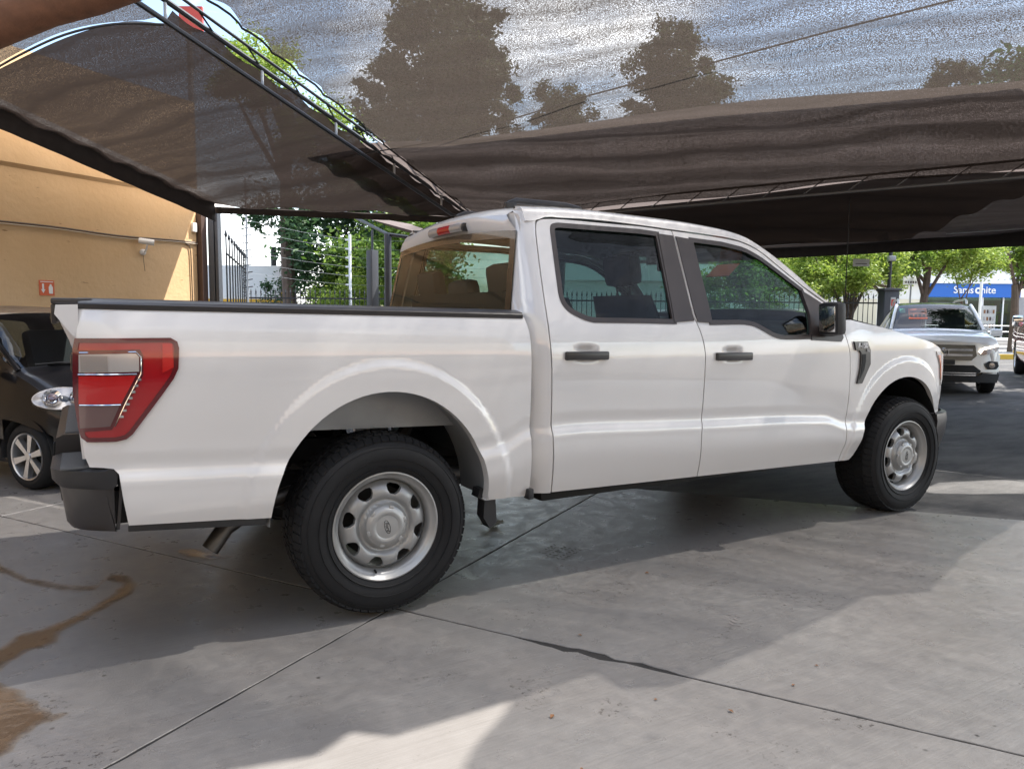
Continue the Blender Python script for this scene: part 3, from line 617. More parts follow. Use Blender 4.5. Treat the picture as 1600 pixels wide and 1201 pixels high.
# hanging hem along the wall side of the brown net
def hem_strip(name, pts, h, m, label):
    b = B(); P_ = spl(pts, 10); n = len(P_)
    V = []; rr = random.Random(3)
    for k, (x, y, z) in enumerate(P_): V += [(x, y, z+.01), (x+.01, y-.01, z-h*(.985+.03*rr.random()))]
    b.add(V, [[2*k, 2*k+1, 2*k+3, 2*k+2] for k in range(n-1)]); o = b.build(name, m); md = o.modifiers.new('t', 'SOLIDIFY'); md.thickness = .006; tag(o, label, 'shade net'); return o
P('hem', (.05, .042, .04), .9, var=.3, vs=9)
hem_strip('net_hem', [(x, y-.02, zL(x, y)+.04) for x, y in eave[::-1]], .27, 'hem', 'dark folded hem hanging along the wall side of the brown net')
hem_strip('net_hem', [(.687, 8.255, 2.90), (2.0, 7.55, 2.86), (3.2, 6.9, 2.82), (4.1, 6.42, 2.78)], .09, 'hem', 'thin dark hem along the low edge of the brown net')
hem_strip('net_hem', [(13.2, -1.9, 2.75), (12.14, 2.52, 2.75), (11.15, 6.39, 2.75), (10.3, 9.7, 2.75)], .25, 'hem', 'deep dark valance hanging from the street side of the flat net')
b = B(); b.tube([(x-.2*0, y, 2.73) for x, y in [(12.7, -1.9), (11.9, 1.5), (11.0, 5.2), (10.0, 9.0)]], .012, 6); tag(b.build('net_wire', 'white_cord'), 'pale tension wire under the flat net', 'wire')
b = B(); b.tube([(1.83, 5.6, 3.30), (2.6, 4.2, 3.33), (3.2, 2.1, 3.42), (3.9, .0, 3.48), (4.3, -1.2, 3.5)], .008, 5); tag(b.build('net_wire', 'cord'), 'dark support wire running under the large see-through net', 'wire')
b = B(); b.tube([(x, y, zR(x, y)-.01) for x, y in hem], .011, 6); b.tube([(x, y, zR(x, y)-.01) for x, y in [(2.08, 4.68), (2.9, 5.27), (3.96, 6.05)]], .010, 6)
tag(b.build('hem_rope', 'cord'), 'dark rope sewn into the scalloped edge of the large net', 'rope')
# ladder truss overhead
tr = empty('ladder_truss', (4.12, 6.40, 0)); tag(tr, 'long dark steel ladder truss between the two overhead nets', 'truss')
o0 = Vector((4.12, 6.40, 0)); dv = Vector((-.817, -.531, .225))
tp = lambda s, dz=0., sd=0.: Vector((0, 0, 2.80))+dv*s+Vector((.54, -.84, 0))*sd+Vector((0, 0, dz))
b = B(); b.tube([tp(0), tp(11)], .026, 8); b.build('top_chord', 'steel_dark', tr)
b = B(); b.tube([tp(0, -.02), tp(.6, -.17), tp(11, -.19)], .024, 8); b.build('bottom_chord', 'steel_dark', tr)
b = B(); b.tube([tp(0, .05, .1), tp(11, .06, .10)], .016, 8); b.build('rail', 'steel_dark', tr)
for k in range(9): b = B(); b.tube([tp(.9+k*1.15), tp(.9+k*1.15, -.18)], .016, 6); b.build('strut', 'galv', tr)
for k in range(18): b = B(); b.tube([tp(.3+k*.58, 0, .0), tp(.58+k*.58, .05, .1)], .009, 5); b.build('brace', 'steel_dark', tr)
# lacing cord between the truss and the net edge
b = B(); zz = []
for k in range(13):
    t = k/12; s = .15+2.5*t
    e = Vector((3.90+(2.08-3.90)*t, 6.0+(4.68-6.0)*t, 0)); e.z = zR(e.x, e.y)-.01
    zz += [o0+tp(s, .05, .1), e]
b.tube(zz, .007, 4); tag(b.build('lacing_cord', 'white_cord'), 'pale zigzag lacing cord tying the large net to the ladder truss', 'cord')
# lattice truss across
t2 = empty('lattice_truss', (4.09, 6.19, 0)); tag(t2, 'slim grey lattice truss crossing under the dark nets', 'truss')
q2 = lambda t, z: Vector((.401*t, -.916*t, z))
P('truss_grey', (.16, .16, .165), .5, .3)
b = B(); b.tube([q2(.4, 2.68), q2(9, 2.68)], .017, 6); b.build('bottom_chord', 'truss_grey', t2)
b = B(); b.tube([q2(0, 2.84), q2(9, 2.84)], .013, 6); b.build('top_chord', 'steel_dark', t2)
for k in range(18):
    b = B(); b.tube([q2(.5+k*.47, 2.68), q2(.74+k*.47, 2.84), q2(.97+k*.47, 2.68)][0:2], .007, 4); b.build('web_rod', 'truss_grey', t2)
# brown timber overhead
b = B(); p0 = Vector((-2.6, 1.95, 2.52)); p1 = Vector((.35, .50, 3.75)); tt = [p0+(p1-p0)*t for t in np.linspace(0, 1, 14)]
b.tube(tt, [.15*(1+.08*math.sin(i*1.9)) for i in range(14)], 14); tag(b.build('timber_beam', 'wood_brown'), 'thick rough brown timber beam overhead', 'beam')
# posts and small net beyond the truck
for (x, y, h, w_, lab) in ((3.26, 8.51, 2.42, .15, 'square dark grey canopy post with a thin rod on top'), (3.36, 8.02, 2.66, .12, 'round dark grey canopy post holding the small triangular net')):
    pr = empty('canopy_post', (x, y, -.016)); tag(pr, lab, 'post')
    b = B()
    if w_ > .13: b.box((0, 0, h/2), (w_, w_, h), (0, 0, .4), .012)
    else: b.tube([(0, 0, 0), (0, 0, h)], w_/2, 14)
    b.build('shaft', 'post_grey', pr)
    b = B(); b.box((0, 0, .01), (w_*1.7, w_*1.7, .02), (0, 0, .4)); b.build('base_plate', 'post_grey', pr)
    if w_ > .13: b = B(); b.tube([(0, 0, h), (0, 0, h+.35)], .02, 6); b.build('rod', 'post_grey', pr)
b = B(); b.grid(lambda u, v: Vector((3.47, 10.69, 3.31)).lerp(Vector((4.2, 7.0, 2.45)), u).lerp(Vector((4.6, 9.8, 3.05)), v*(1-.3*u))+Vector((0, 0, -.1*math.sin(math.pi*u)*math.sin(math.pi*v))), 12, 8)
tag(b.build('shade_net', 'net_far', ang=180), 'small dark triangular shade net behind the cab', 'shade net')
b = B(); b.tube([(3.47, 10.69, 3.31), (3.36, 8.02, 2.64)], .03, 6); b.tube([(3.36, 8.02, 2.64), (4.2, 7.0, 2.44)], .03, 6); tag(b.build('net_rafter', 'steel_dark'), 'dark tube rafter edging the small triangular net', 'rafter')
# ================================================================== PICKUP TRUCK (x forward from the rear axle, y to its left, z up)
PZ = [.25, .38, .42, .47, .55, .64, .70, .738, .752, .764, .85, 1.0, 1.12, 1.20, 1.26, 1.30, 1.45, 1.60, 1.72, 1.80, 1.9]
PW = [.90, .930, .945, .962, .982, .997, 1.000, 1.000, .996, .9905, .992, .998, .997, .989, .976, .963, .905, .845, .797, .762, .71]
def pch(x, X, Y):
    n = len(X)
    if x <= X[0]: return Y[0]
    if x >= X[-1]: return Y[-1]
    i = 0
    while X[i+1] < x: i += 1
    def sl_(k):
        if k <= 0: return (Y[1]-Y[0])/(X[1]-X[0])
        if k >= n-1: return (Y[-1]-Y[-2])/(X[-1]-X[-2])
        return ((Y[k]-Y[k-1])/(X[k]-X[k-1])*(X[k+1]-X[k])+(Y[k+1]-Y[k])/(X[k+1]-X[k])*(X[k]-X[k-1]))/(X[k+1]-X[k-1])
    h = X[i+1]-X[i]; t = (x-X[i])/h
    return (2*t**3-3*t*t+1)*Y[i]+(t**3-2*t*t+t)*h*sl_(i)+(-2*t**3+3*t*t)*Y[i+1]+(t**3-t*t)*h*sl_(i+1)
def ss(a, b, x):
    t = min(1, max(0, (x-a)/(b-a))); return t*t*(3-2*t)
AXL = [(0.0, .45, .487, .533), (3.64, .44, .458, .482)]
CX = [-1.2, -.5, .5, .58, .67, .83, 1.45, 1.8, 2.7, 2.85, 3.0, 3.2, 4.5]; CZ = [.735, .70, .687, .70, .745, .757, .743, .73, .697, .685, .64, .625, .60]
def W(x, z):
    sh = .757-pch(x, CX, CZ); zz_ = z+sh*ss(.44, .6, z)*(1-ss(.85, 1.15, z))
    v = pch(zz_, PZ, PW)
    if .85 < x < 2.3 and 1.0 < z < 1.22:
        for hx, hz_ in ((1.02, 1.128), (2.015, 1.105)): v -= .016*math.exp(-((x-hx)/.055)**4-((z-hz_)/.034)**4)
    if x > 3.0: v -= .02*ss(3.0, 3.3, x)
    if x > 3.75: v -= .19*((x-3.75)/.65)**2
    if x < -.98: v -= .05*((-.98-x)/.15)**2
    if z > 1.3: v -= .04*ss(2.0, 2.9, x)*ss(1.3, 1.5, z)
    for k, (cx, cz, rx, rz) in enumerate(AXL):
        if z > .3:
            r = (((x-cx)/(rx+.13))**2+(max(0, z-cz)/(rz+.14))**2)**.5; v += (.010 if k == 0 else .012)*(1-ss(.94, 1.0, r))
    return v
def Wb(x, z): return W(x, z)+.006
tk = empty('pickup_truck', (0, 0, 0)); tag(tk, 'white four-door crew cab pickup truck with black bumpers parked under the nets', 'pickup truck')
def arch(k, a0, a1, n=30, grow=0.):
    cx, cz, rx, rz = AXL[k]; return [(cx+(rx+grow)*math.cos(a), cz+(rz+grow)*math.sin(a)) for a in np.linspace(a0, a1, n)]
RD_L = [(.855, .445), (.842, .60), (.834, .707), (.83, .767), (.824, .95), (.82, 1.106), (.813, 1.227), (.815, 1.355), (.822, 1.462), (.836, 1.629), (.845, 1.715), (.857, 1.76), (.88, 1.783), (.93, 1.793), (1.03, 1.798), (1.526, 1.795), (1.745, 1.785)]
BL = [(1.745, 1.785), (1.752, 1.70), (1.748, 1.50), (1.747, 1.33), (1.758, 1.289), (1.785, 1.213), (1.802, 1.141), (1.808, 1.086), (1.806, .947), (1.804, .75), (1.797, .70), (1.80, .60), (1.822, .425)]
FD_R = [(3.041, .40), (3.033, .50), (3.026, .576), (3.024, .659), (3.034, .80), (3.033, .968), (3.02, 1.1), (2.985, 1.195), (2.95, 1.29), (2.905, 1.388)]
FD_T = [(2.905, 1.388), (2.72, 1.515), (2.55, 1.625), (2.45, 1.688), (2.39, 1.717), (2.31, 1.742), (2.233, 1.757), (2.033, 1.772), (1.745, 1.785)]
RWIN = spl([(.945, 1.72), (.955, 1.752), (.992, 1.762)], 4)[:-1]+[(.992, 1.762), (1.515, 1.763), (1.632, 1.757), (1.618, 1.5), (1.605, 1.284), (1.375, 1.288), (1.12, 1.290)]+spl([(1.081, 1.291), (1.03, 1.303), (.961, 1.333), (.931, 1.362), (.92, 1.39), (.918, 1.42)], 3)
FWIN = [(1.872, 1.738), (2.104, 1.728), (2.26, 1.708)]+spl([(2.305, 1.698), (2.40, 1.662), (2.481, 1.62), (2.636, 1.53), (2.72, 1.48)], 3)+[(2.70, 1.35), (2.668, 1.197), (2.45, 1.195)]+spl([(2.40, 1.198), (2.34, 1.213), (2.238, 1.257), (2.18, 1.275), (2.12, 1.282)], 3)+[(2.073, 1.283), (1.865, 1.280)]
bed_out = [(-1.12, 1.330), (-.348, 1.318), (.66, 1.306), (.684, 1.300)]+spl([(.687, 1.29), (.698, 1.249), (.704, 1.198), (.706, 1.1)], 3)+[(.706, .758), (.715, .60), (.722, .445), (.478, .456)]+arch(0, .015, math.pi-.095, 40)+[(-.99, .537)]+[(-1.004, .633), (-1.015, .73), (-1.03, .748), (-1.06, .753), (-1.105, .756), (-1.12, .80), (-1.126, .90), (-1.132, 1.05), (-1.13, 1.2)]
fen_out = [(x, z) for x, z in FD_R[:-2]]+[(2.955, 1.27), (2.94, 1.302), (3.06, 1.302), (3.35, 1.262), (3.486, 1.238), (3.68, 1.199), (3.948, 1.150), (4.1, 1.112), (4.2, 1.07), (4.235, .98), (4.24, .88), (4.22, .75), (4.15, .655), (4.046, .652)]+arch(1, .45, math.pi-.04, 36)+[(3.17, .43), (3.14, .40)]
rd_out = spl(RD_L[:6], 3)[:-1]+spl(RD_L[5:11], 3)[:-1]+spl(RD_L[10:15], 4)[:-1]+RD_L[14:-1]+spl(BL[:1]+BL[1:], 3)
fd_out = spl(BL, 3)[::-1]
fd_out = fd_out[::1]                                       # bottom -> top
fd_out = [(1.822, .425)]+fd_out[1:-1]+spl(FD_T[::-1], 3)[:-1]+spl(FD_R[::-1], 3)
cornx = lambda z: pch(z, [.445, .707, .767, 1.106, 1.227, 1.355, 1.462, 1.629, 1.726, 1.766, 1.80], [.855, .834, .83, .82, .813, .815, .822, .836, .847, .857, .88]) if z < 1.80 else .88
xrear = lambda z: .712 if z < 1.25 else (.712-(z-1.25)*.3 if z < 1.32 else .691+(z-1.32)*.17)
for sd in (-1, 1):
    bs = panel('bed_side', bed_out, Wb, 'white_paint', tk, side=sd, gap=.002, flange=.05, gx=.02, gz=.015, bd=.03)
    fe = panel('front_fender', fen_out, W, 'white_paint', tk, side=sd, gx=.02, gz=.015, bd=.03)
    rdn = panel('rear_door', rd_out, W, 'white_paint', tk, [RWIN], side=sd, gx=.028, gz=.0095, bd=.028)
    fdn = panel('front_door', fd_out, W, 'white_paint', tk, [FWIN], side=sd, gx=.028, gz=.0095, bd=.028)
    for d, win, gl in ((rdn, RWIN, 'glass_rear'), (fdn, FWIN, 'glass_front')):
        panel('window_glass', inset(win, -.004), W, gl, d, side=sd, off=-.012, flange=0, gap=0, gx=.09, gz=.06)
        panel('window_seal', inset(win, -.014), W, 'trim_brown_black', d, [inset(win, .012)], side=sd, off=.003, flange=.02, gap=0, gx=.3, gz=.3, bd=.03)
    panel('pillar_trim', [(1.634, 1.762), (1.744, 1.756), (1.741, 1.5), (1.741, 1.33), (1.748, 1.287), (1.60, 1.278)], W, 'trim_brown_black', rdn, side=sd, off=.006, flange=.012, gap=.002)
    panel('pillar_trim', [(1.758, 1.754), (1.872, 1.744), (1.866, 1.276), (1.768, 1.281), (1.757, 1.33), (1.757, 1.5)], W, 'trim_brown_black', fdn, side=sd, off=.006, flange=.012, gap=.002)
    panel('mirror_sail', [(2.71, 1.478), (2.80, 1.43), (2.88, 1.375), (2.93, 1.27), (2.955, 1.19), (2.93, 1.165), (2.66, 1.178)], W, 'trim_brown_black', fdn, side=sd, off=.007, flange=.02, gap=0)
    for d, x0, x1, z0, z1, dz in ((rdn, .894, 1.149, 1.092, 1.140, -.004), (fdn, 1.882, 2.153, 1.068, 1.118, -.006)):
        h = B(); xm = (x0+x1)/2; zm = (z0+z1)/2; y = W(xm, zm)
        h.box((xm, sd*(y+.024), zm), (x1-x0, .022, z1-z0-.006), (0, R(.6), 0), .008); h.build('door_handle', 'satin_black', d)
        h = B(); h.box((xm-.085, sd*(y+.006), zm), (.05, .03, .034), None, .005); h.build('handle_mount', 'satin_black', d); h = B(); h.box((xm+.085, sd*(y+.006), zm), (.05, .03, .034), None, .005); h.build('handle_mount', 'satin_black', d)
    # cab corner and rear pillar
    b = B(); zs = [.445, .55, .65, .70, .735, .76, .79, .85, .95, 1.05, 1.15, 1.22, 1.26, 1.30, 1.34, 1.40, 1.48, 1.56, 1.64, 1.70, 1.74, 1.77, 1.785, 1.80, 1.815, 1.828, 1.835]
    prof = []
    for z in zs:
        xd = cornx(z)-.0035; xr_ = xrear(z); w_ = W(xd, z)-(.004 if z > 1.79 else 0)-(.012 if z > 1.82 else 0)-(.05 if z > 1.83 else 0)
        row = [(xd, w_-.03, z), (xd, w_, z)]
        r_ = .115-.07*ss(1.35, 1.785, z); n = 12
        for k in range(1, n+1):
            a = (math.pi/2)*k/n; e = 1.45
            cxp = xr_+(xd-xr_)*(1-math.sin(a)**(2/e)) if True else 0; cyp = w_-r_*(1-math.cos(a)**(2/e)); row.append((cxp, cyp, z))
        yg = .83-(z-1.30)*.165 if z > 1.3 else .83
        row.append((xr_, min(w_-r_-.002, yg), z)); prof.append(row)
    m_ = len(prof[0]); V = [(x, sd*y, z) for r in prof for x, y, z in r]
    F = [[i*m_+j, i*m_+j+1, (i+1)*m_+j+1, (i+1)*m_+j] for i in range(len(prof)-1) for j in range(m_-1)]
    if sd > 0: F = [f[::-1] for f in F]
    ob('cab_corner', V, F, 'white_paint', tk, ang=50)
    # roof rail and A pillar
    X1 = [.86, .90, 1.03, 1.53, 1.745, 2.03, 2.233, 2.31, 2.39, 2.45, 2.55, 2.72, 2.905, 2.96]; Z1 = [1.772, 1.791, 1.801, 1.798, 1.788, 1.775, 1.760, 1.745, 1.72, 1.691, 1.628, 1.518, 1.391, 1.33]
    X2 = [.70, .735, .886, 1.12, 1.54, 2.03, 2.246, 2.354, 2.457, 2.583, 2.762, 2.911, 2.97]; Z2 = [1.80, 1.815, 1.83, 1.839, 1.832, 1.812, 1.79, 1.766, 1.722, 1.653, 1.533, 1.405, 1.35]
    b = B(); rows = []
    for x in list(np.linspace(.80, 2.1, 34))+list(np.linspace(2.13, 2.97, 36)):
        z1 = pch(x, X1, Z1) if x > .86 else 1.772-(.86-x)*.05; z2 = pch(x, X2, Z2); wr_ = lambda z: W(max(x, .82), z)-(.045*(1-min(1, (x-.70)/.16))**2 if x < .86 else 0)
        row = [(x, wr_(z1)-.03, z1+.001), (x, wr_(z1), z1+.003)]
        for t in (.3, .6, .85): z = z1+(z2-z1)*t; row.append((x, wr_(z), z))
        w2 = wr_(z2)
        row += [(x, w2-.006, z2+.008), (x, w2-.022, z2+.017), (x, w2-.045, z2+.023), (x, w2-.075, z2+.026), (x, w2-.09, z2+.01)]
        rows.append(row)
    rows.insert(0, [(x+.03, min(y, .70), min(z, 1.80)-.01) for x, y, z in rows[0]]); m_ = len(rows[0]); V = [(x, sd*y, z) for r in rows for x, y, z in r]; F = [[i*m_+j, i*m_+j+1, (i+1)*m_+j+1, (i+1)*m_+j] for i in range(len(rows)-1) for j in range(m_-1)]
    if sd < 0: F = [f[::-1] for f in F]
    ob('roof_rail', V, F, 'white_paint', tk, ang=60)
    rail_edge = [(r[-2][0], r[-2][1], r[-2][2]) for r in rows[1:]]
    b = B(); b.tube([(x, sd*(y-.008), z-.002) for x, y, z in rail_edge if x < 2.42], .009, 6); b.build('roof_moulding', 'satin_black', tk)
    # fender vent with model lettering
    fv = panel('fender_vent', [(3.053, 1.165), (3.20, 1.163), (3.232, 1.11), (3.240, 1.02), (3.155, .900), (3.10, .900), (3.128, 1.0), (3.130, 1.09), (3.112, 1.108), (3.07, 1.112)], W, 'satin_black', tk, side=sd, off=.012, flange=.02, gap=0, gx=.03, gz=.03)
    panel('vent_recess', [(3.138, 1.085), (3.178, 1.085), (3.182, 1.04), (3.165, .985), (3.118, .925), (3.136, 1.0)], W, 'under', fv, side=sd, off=.014, flange=.004, gap=0)
    tx = (1, 0, 0) if sd < 0 else (-1, 0, 0)
    text_mesh('model_lettering', 'F-150', .042, 'chrome', fv, frame((3.138, sd*(W(3.14, 1.14)+.0165), 1.138), tx, (0, 0, 1)), .002, bold=.001)
    text_mesh('trim_lettering', 'XL', .026, 'chrome', fv, frame((3.198, sd*(W(3.2, 1.1)+.0165), 1.108), tx, (0, 0, 1)), .002)
    # tail lamp
    lamp = spl([(-1.132, 1.216), (-.83, 1.217), (-.808, 1.203), (-.803, 1.18), (-.808, 1.105), (-.825, 1.068), (-.855, 1.025), (-.965, .873), (-.985, .857), (-1.017, .850), (-1.108, .850), (-1.126, .866), (-1.134, .90), (-1.145, 1.03), (-1.140, 1.18)], 1)
    def Wl(x, z): return W(max(x, -1.145), z)+.012
    lm = panel('tail_lamp', lamp, Wl, 'lens_red', tk, side=sd, flange=.03, gap=0, gx=.03, gz=.03, nrm=True)
    panel('lens_border', lamp, Wl, 'lens_dark_red', lm, [inset(lamp, .016)], side=sd, off=.002, flange=.01, gap=0, gx=.4, gz=.4, bd=.03)
    cl_ = [(-1.122, 1.160), (-.945, 1.162), (-.936, 1.15), (-.937, 1.098), (-1.124, 1.096)]; ml = [(-1.125, 1.084), (-.948, 1.084), (-.998, .986), (-1.129, .986)]; ll = [(-1.129, .978), (-1.004, .978), (-1.035, .906), (-1.128, .900)]
    panel('lens_surround', inset([(-1.128, 1.174), (-.932, 1.176), (-.922, 1.155), (-.924, 1.085), (-1.03, .893), (-1.13, .886)], 0), W, 'lens_dark_red', lm, side=sd, off=.015, flange=.004, gap=0, gx=.06, gz=.06)
    panel('reversing_lens', cl_, W, 'lens_clear', lm, side=sd, off=.018, flange=.004, gap=0, gx=.05, gz=.05)
    panel('bulb_pocket', [(-1.118, 1.155), (-1.035, 1.155), (-1.035, 1.10), (-1.118, 1.10)], W, 'lens_grey', lm, side=sd, off=.0195, flange=.003, gap=0, gx=.05, gz=.05)
    panel('brake_lens', ml, W, 'lens_bright_red', lm, side=sd, off=.018, flange=.004, gap=0, gx=.05, gz=.05)
    panel('turn_lens', ll, W, 'lens_smoke', lm, side=sd, off=.018, flange=.004, gap=0, gx=.05, gz=.05)
    panel('side_reflector', [(-.858, 1.196), (-.826, 1.196), (-.824, 1.11), (-.862, 1.09)], W, 'lens_bright_red', lm, side=sd, off=.015, flange=.003, gap=0, gx=.05, gz=.05)
    b = B()
    for z in (1.090, .982): b.tube([(x, sd*(W(x, z)+.019), z) for x in np.linspace(-1.126, -.945 if z > 1 else -.999, 8)], .0022, 5)
    b.tube([(x, sd*(W(x, z)+.019), z) for x, z in [(-1.12, 1.166), (-.945, 1.168), (-.93, 1.15), (-.932, 1.09), (-.985, .985), (-1.02, .905)]], .0022, 5); b.build('chrome_trim', 'chrome', lm)
    for k in range(7): 
        t = k/6; x = -.938-.06*t; z = 1.07-.13*t; h = B(); h.box((x, sd*(W(x, z)+.019), z), (.012, .004, .008)); h.build('chrome_tooth', 'chrome', lm, smooth=False)
    # bed rail cap
    b = B(); rows = []
    for x in np.linspace(-1.118, .672, 50):
        z = 1.330-.0135*(x+1.12)+.0005; w_ = Wb(x, z-.01)
        rows.append([(x, w_+.004, z-.012), (x, w_+.006, z+.006), (x, w_-.004, z+.016), (x, w_-.018, z+.018), (x, w_-.03, z+.022), (x, w_-.06, z+.028), (x, w_-.10, z+.028), (x, w_-.115, z+.02), (x, w_-.118, z-.03)])
    m_ = 9; V = [(x, sd*y, z) for r in rows for x, y, z in r]; F = [[i*m_+j, (i+1)*m_+j, (i+1)*m_+j+1, i*m_+j+1] for i in range(49) for j in range(8)]
    F += [list(range(m_)), [49*m_+j for j in range(m_)]]
    if sd > 0: F = [f[::-1] for f in F]
    ob('bed_rail_cap', V, F, 'satin_black', tk, ang=40)
    # inner bed wall, grey wheelhouse, lower black edge
    ob('bed_inner_wall', [(-1.08, sd*.785, .86), (.66, sd*.785, .86), (.66, sd*.785, 1.335), (-1.08, sd*.785, 1.335), (-1.08, sd*.87, 1.335), (.66, sd*.87, 1.335)], [[0, 1, 2, 3], [3, 2, 5, 4]], 'galv', tk, smooth=False)
    b = B(); aa = np.linspace(.02, math.pi-.02, 26)
    V = []; 
    for a in aa:
        for y, g_ in ((.985, .004), (.93, .012), (.80, .02), (.66, .02)): V.append((AXL[0][0]+(AXL[0][2]+g_)*math.cos(a), sd*y, .45+(AXL[0][3]+g_)*math.sin(a)))
    b.add(V, [[i*4+j, (i+1)*4+j, (i+1)*4+j+1, i*4+j+1] for i in range(25) for j in range(3)]); b.build('rear_wheelhouse', 'galv', tk)
    ob('wheelhouse_plate', [(-.42, sd*.80, .815), (.40, sd*.80, .79), (.36, sd*.80, 1.02), (-.36, sd*.80, 1.02)], [[0, 1, 2, 3]], 'galv', tk, smooth=False)
    b = B(); b.box((-.745, sd*.955, .508), (.49, .03, .036), (0, R(4.6), 0), .004); b.build('lower_edge_trim', 'black_plastic', tk)
    b = B(); b.box((.716, sd*.972, .462), (.03, .05, .05), None, .006); b.build('bed_corner_bracket', 'black_plastic', tk)
    b = B(); b.prism([(.475, .50), (.555, .50), (.565, .33), (.53, .305), (.495, .36), (.50, .44), (.465, .46)], lambda u, v, h: Vector((u, sd*h, v)), .86, .93); b.build('mud_flap', 'black_plastic', tk, recalc=True)
    # front wheel well
    b = B(); V = []
    for a in aa:
        for y, g_ in ((.95, .006), (.86, .02), (.60, .03)): V.append((AXL[1][0]+(AXL[1][2]+g_)*math.cos(a), sd*y, .42+(AXL[1][3]+g_)*math.sin(a)))
    b.add(V, [[i*3+j, (i+1)*3+j, (i+1)*3+j+1, i*3+j+1] for i in range(25) for j in range(2)]); b.build('front_wheelhouse', 'under', tk)
    # inner door skins and sill
    V = []
    for x in np.linspace(.87, 3.0, 18):
        for z in (.47, .75, 1.0, 1.19 if x > 2.3 else 1.262): V.append((x, sd*(W(x, z)-.055), z))
    ob('door_inner_trim', V, [[i*4+j, (i+1)*4+j, (i+1)*4+j+1, i*4+j+1] for i in range(17) for j in range(3)], 'interior', tk)
    b = B(); b.box((1.95, sd*.80, .43), (2.2, .14, .10), None, .02); b.build('sill', 'under', tk)
    b = B(); b.box((1.75, sd*.80, 1.50), (.09, .04, .46), (sd*R(20), R(1), 0), .015); b.build('inner_pillar', 'interior_grey', tk)
    # front lamp
    hl = panel('headlamp', [(4.02, 1.085), (4.19, 1.068), (4.226, .98), (4.23, .88), (4.17, .84), (4.15, .93), (4.10, 1.0)], W, 'lens_clear', tk, side=sd, off=.006, flange=.03, gap=0, gx=.03, gz=.03)
    panel('side_marker', [(4.06, 1.06), (4.115, 1.055), (4.165, .95), (4.17, .88), (4.15, .90), (4.12, .99)], W, 'amber', hl, side=sd, off=.009, flange=.004, gap=0, gx=.03, gz=.03)
    # door mirror
    mr = empty('door_mirror', (0, 0, 0), parent=fdn)
    b = B(); b.box((2.735, sd*1.075, 1.305), (.075, .155, .195), (0, R(-4), sd*R(6)), .028); b.build('mirror_housing', 'black_plastic', mr)
    b = B(); b.box((2.6955, sd*1.070, 1.303), (.005, .118, .150), (0, R(-4), sd*R(6)), .002); b.build('mirror_glass', 'mirror', mr)
    b = B(); b.box((2.78, sd*.985, 1.235), (.09, .12, .06), (sd*R(-8), 0, 0), .015); b.build('mirror_arm', 'black_plastic', mr)
    # roof aerial-like side rail foot seen on the roof
# ---- roof, header, glass
def redge(x):
    z2 = pch(x, X2, Z2); w2 = W(max(x, .82), z2)-(.045*(1-min(1, (x-.70)/.16))**2 if x < .86 else 0); return w2-.082, z2+.022
def roof(u, v):
    x = .762+(2.36-.762)*u; ye, ze = redge(x); y = (2*v-1)*ye; t = abs(2*v-1)
    z = ze+.048*(1-t**2.4)*min(1, (x-.55)/.4)-.035*max(0, (.88-x)/.12)**2-.02*max(0, (x-2.1)/.26)**2
    return Vector((x+.06*(1-t*t)*ss(1.6, 2.36, x)-.03*(1-t*t)*ss(1.0, .72, x), y, z))
b = B(); b.grid(roof, 40, 28); b.build('roof', 'white_paint', tk, recalc=True, ang=60)
b = B(); hd = []
for v in np.linspace(0, 1, 25):
    p_ = roof(0, v); g_ = Vector((xrear(1.735)-.012, (2*v-1)*.775, 1.722+.028*(1-(2*v-1)**2))); hd.append([p_, p_.lerp(g_, .5)+Vector((-.012, 0, .006)), g_])
V = [q for r in hd for q in r]; b.add(V, [[i*3+j, (i+1)*3+j, (i+1)*3+j+1, i*3+j+1] for i in range(24) for j in range(2)]); b.build('roof_header', 'white_paint', tk, recalc=True, ang=60)
def rgl(u, v, o=0.):
    z = 1.285+(1.725+.025*(1-(2*u-1)**2)-1.285)*v; return Vector((xrear(z)-.004-.03*(1-(2*u-1)**2)-o, (2*u-1)*(.835-(z-1.30)*.165), z))
b = B(); b.grid(rgl, 24, 10); b.build('rear_window', 'glass_back', tk, recalc=True)
b = B()
for u0, u1, v0, v1 in ((0, 1, .91, 1), (0, .03, 0, .91), (.97, 1, 0, .91)): b.grid(lambda u, v: rgl(u0+(u1-u0)*u, v0+(v1-v0)*v, .003), 16 if u1-u0 > .5 else 2, 8)
b.build('rear_window_border', 'gloss_black', tk, recalc=True)
def wsh(u, v):
    x = 2.40+(2.97-2.40)*v; ye, ze = redge(x); t = 2*u-1; return Vector((x+.10*(1-t*t)*(.6+.4*v), t*ye, ze-.004+.02*(1-t*t)*(1-v)))
b = B(); b.grid(wsh, 24, 12); b.build('windshield', 'glass_front', tk, recalc=True)
ch = empty('high_brake_lamp', (0, 0, 0), parent=tk)
cy0 = .002
def chm(name, y0, y1, m, d=.0):
    h = B(); n = 10
    def f(u, v):
        y = y0+(y1-y0)*u; p_ = Vector((.748-.03*(1-(y/.75)**2), y, 1.797+.04*(1-(y/.75)**2)*.35)); q_ = Vector((xrear(1.74)-.042, y, 1.752+.028*(1-(y/.75)**2)*.5)); return p_.lerp(q_, v)+Vector((-.022-d+.01*(2*v-1)**2, 0, 0))
    h.grid(f, n, 4); h.grid(lambda u, v: f(u, 0)+Vector((.06*v, 0, 0)), n, 1); h.grid(lambda u, v: f(u, 1)+Vector((.06*v, 0, 0)), n, 1); h.grid(lambda u, v: f(0, u)+Vector((.06*v, 0, 0)), 4, 1); h.grid(lambda u, v: f(1, u)+Vector((.06*v, 0, 0)), 4, 1)
    h.build(name, m, ch, ang=30)
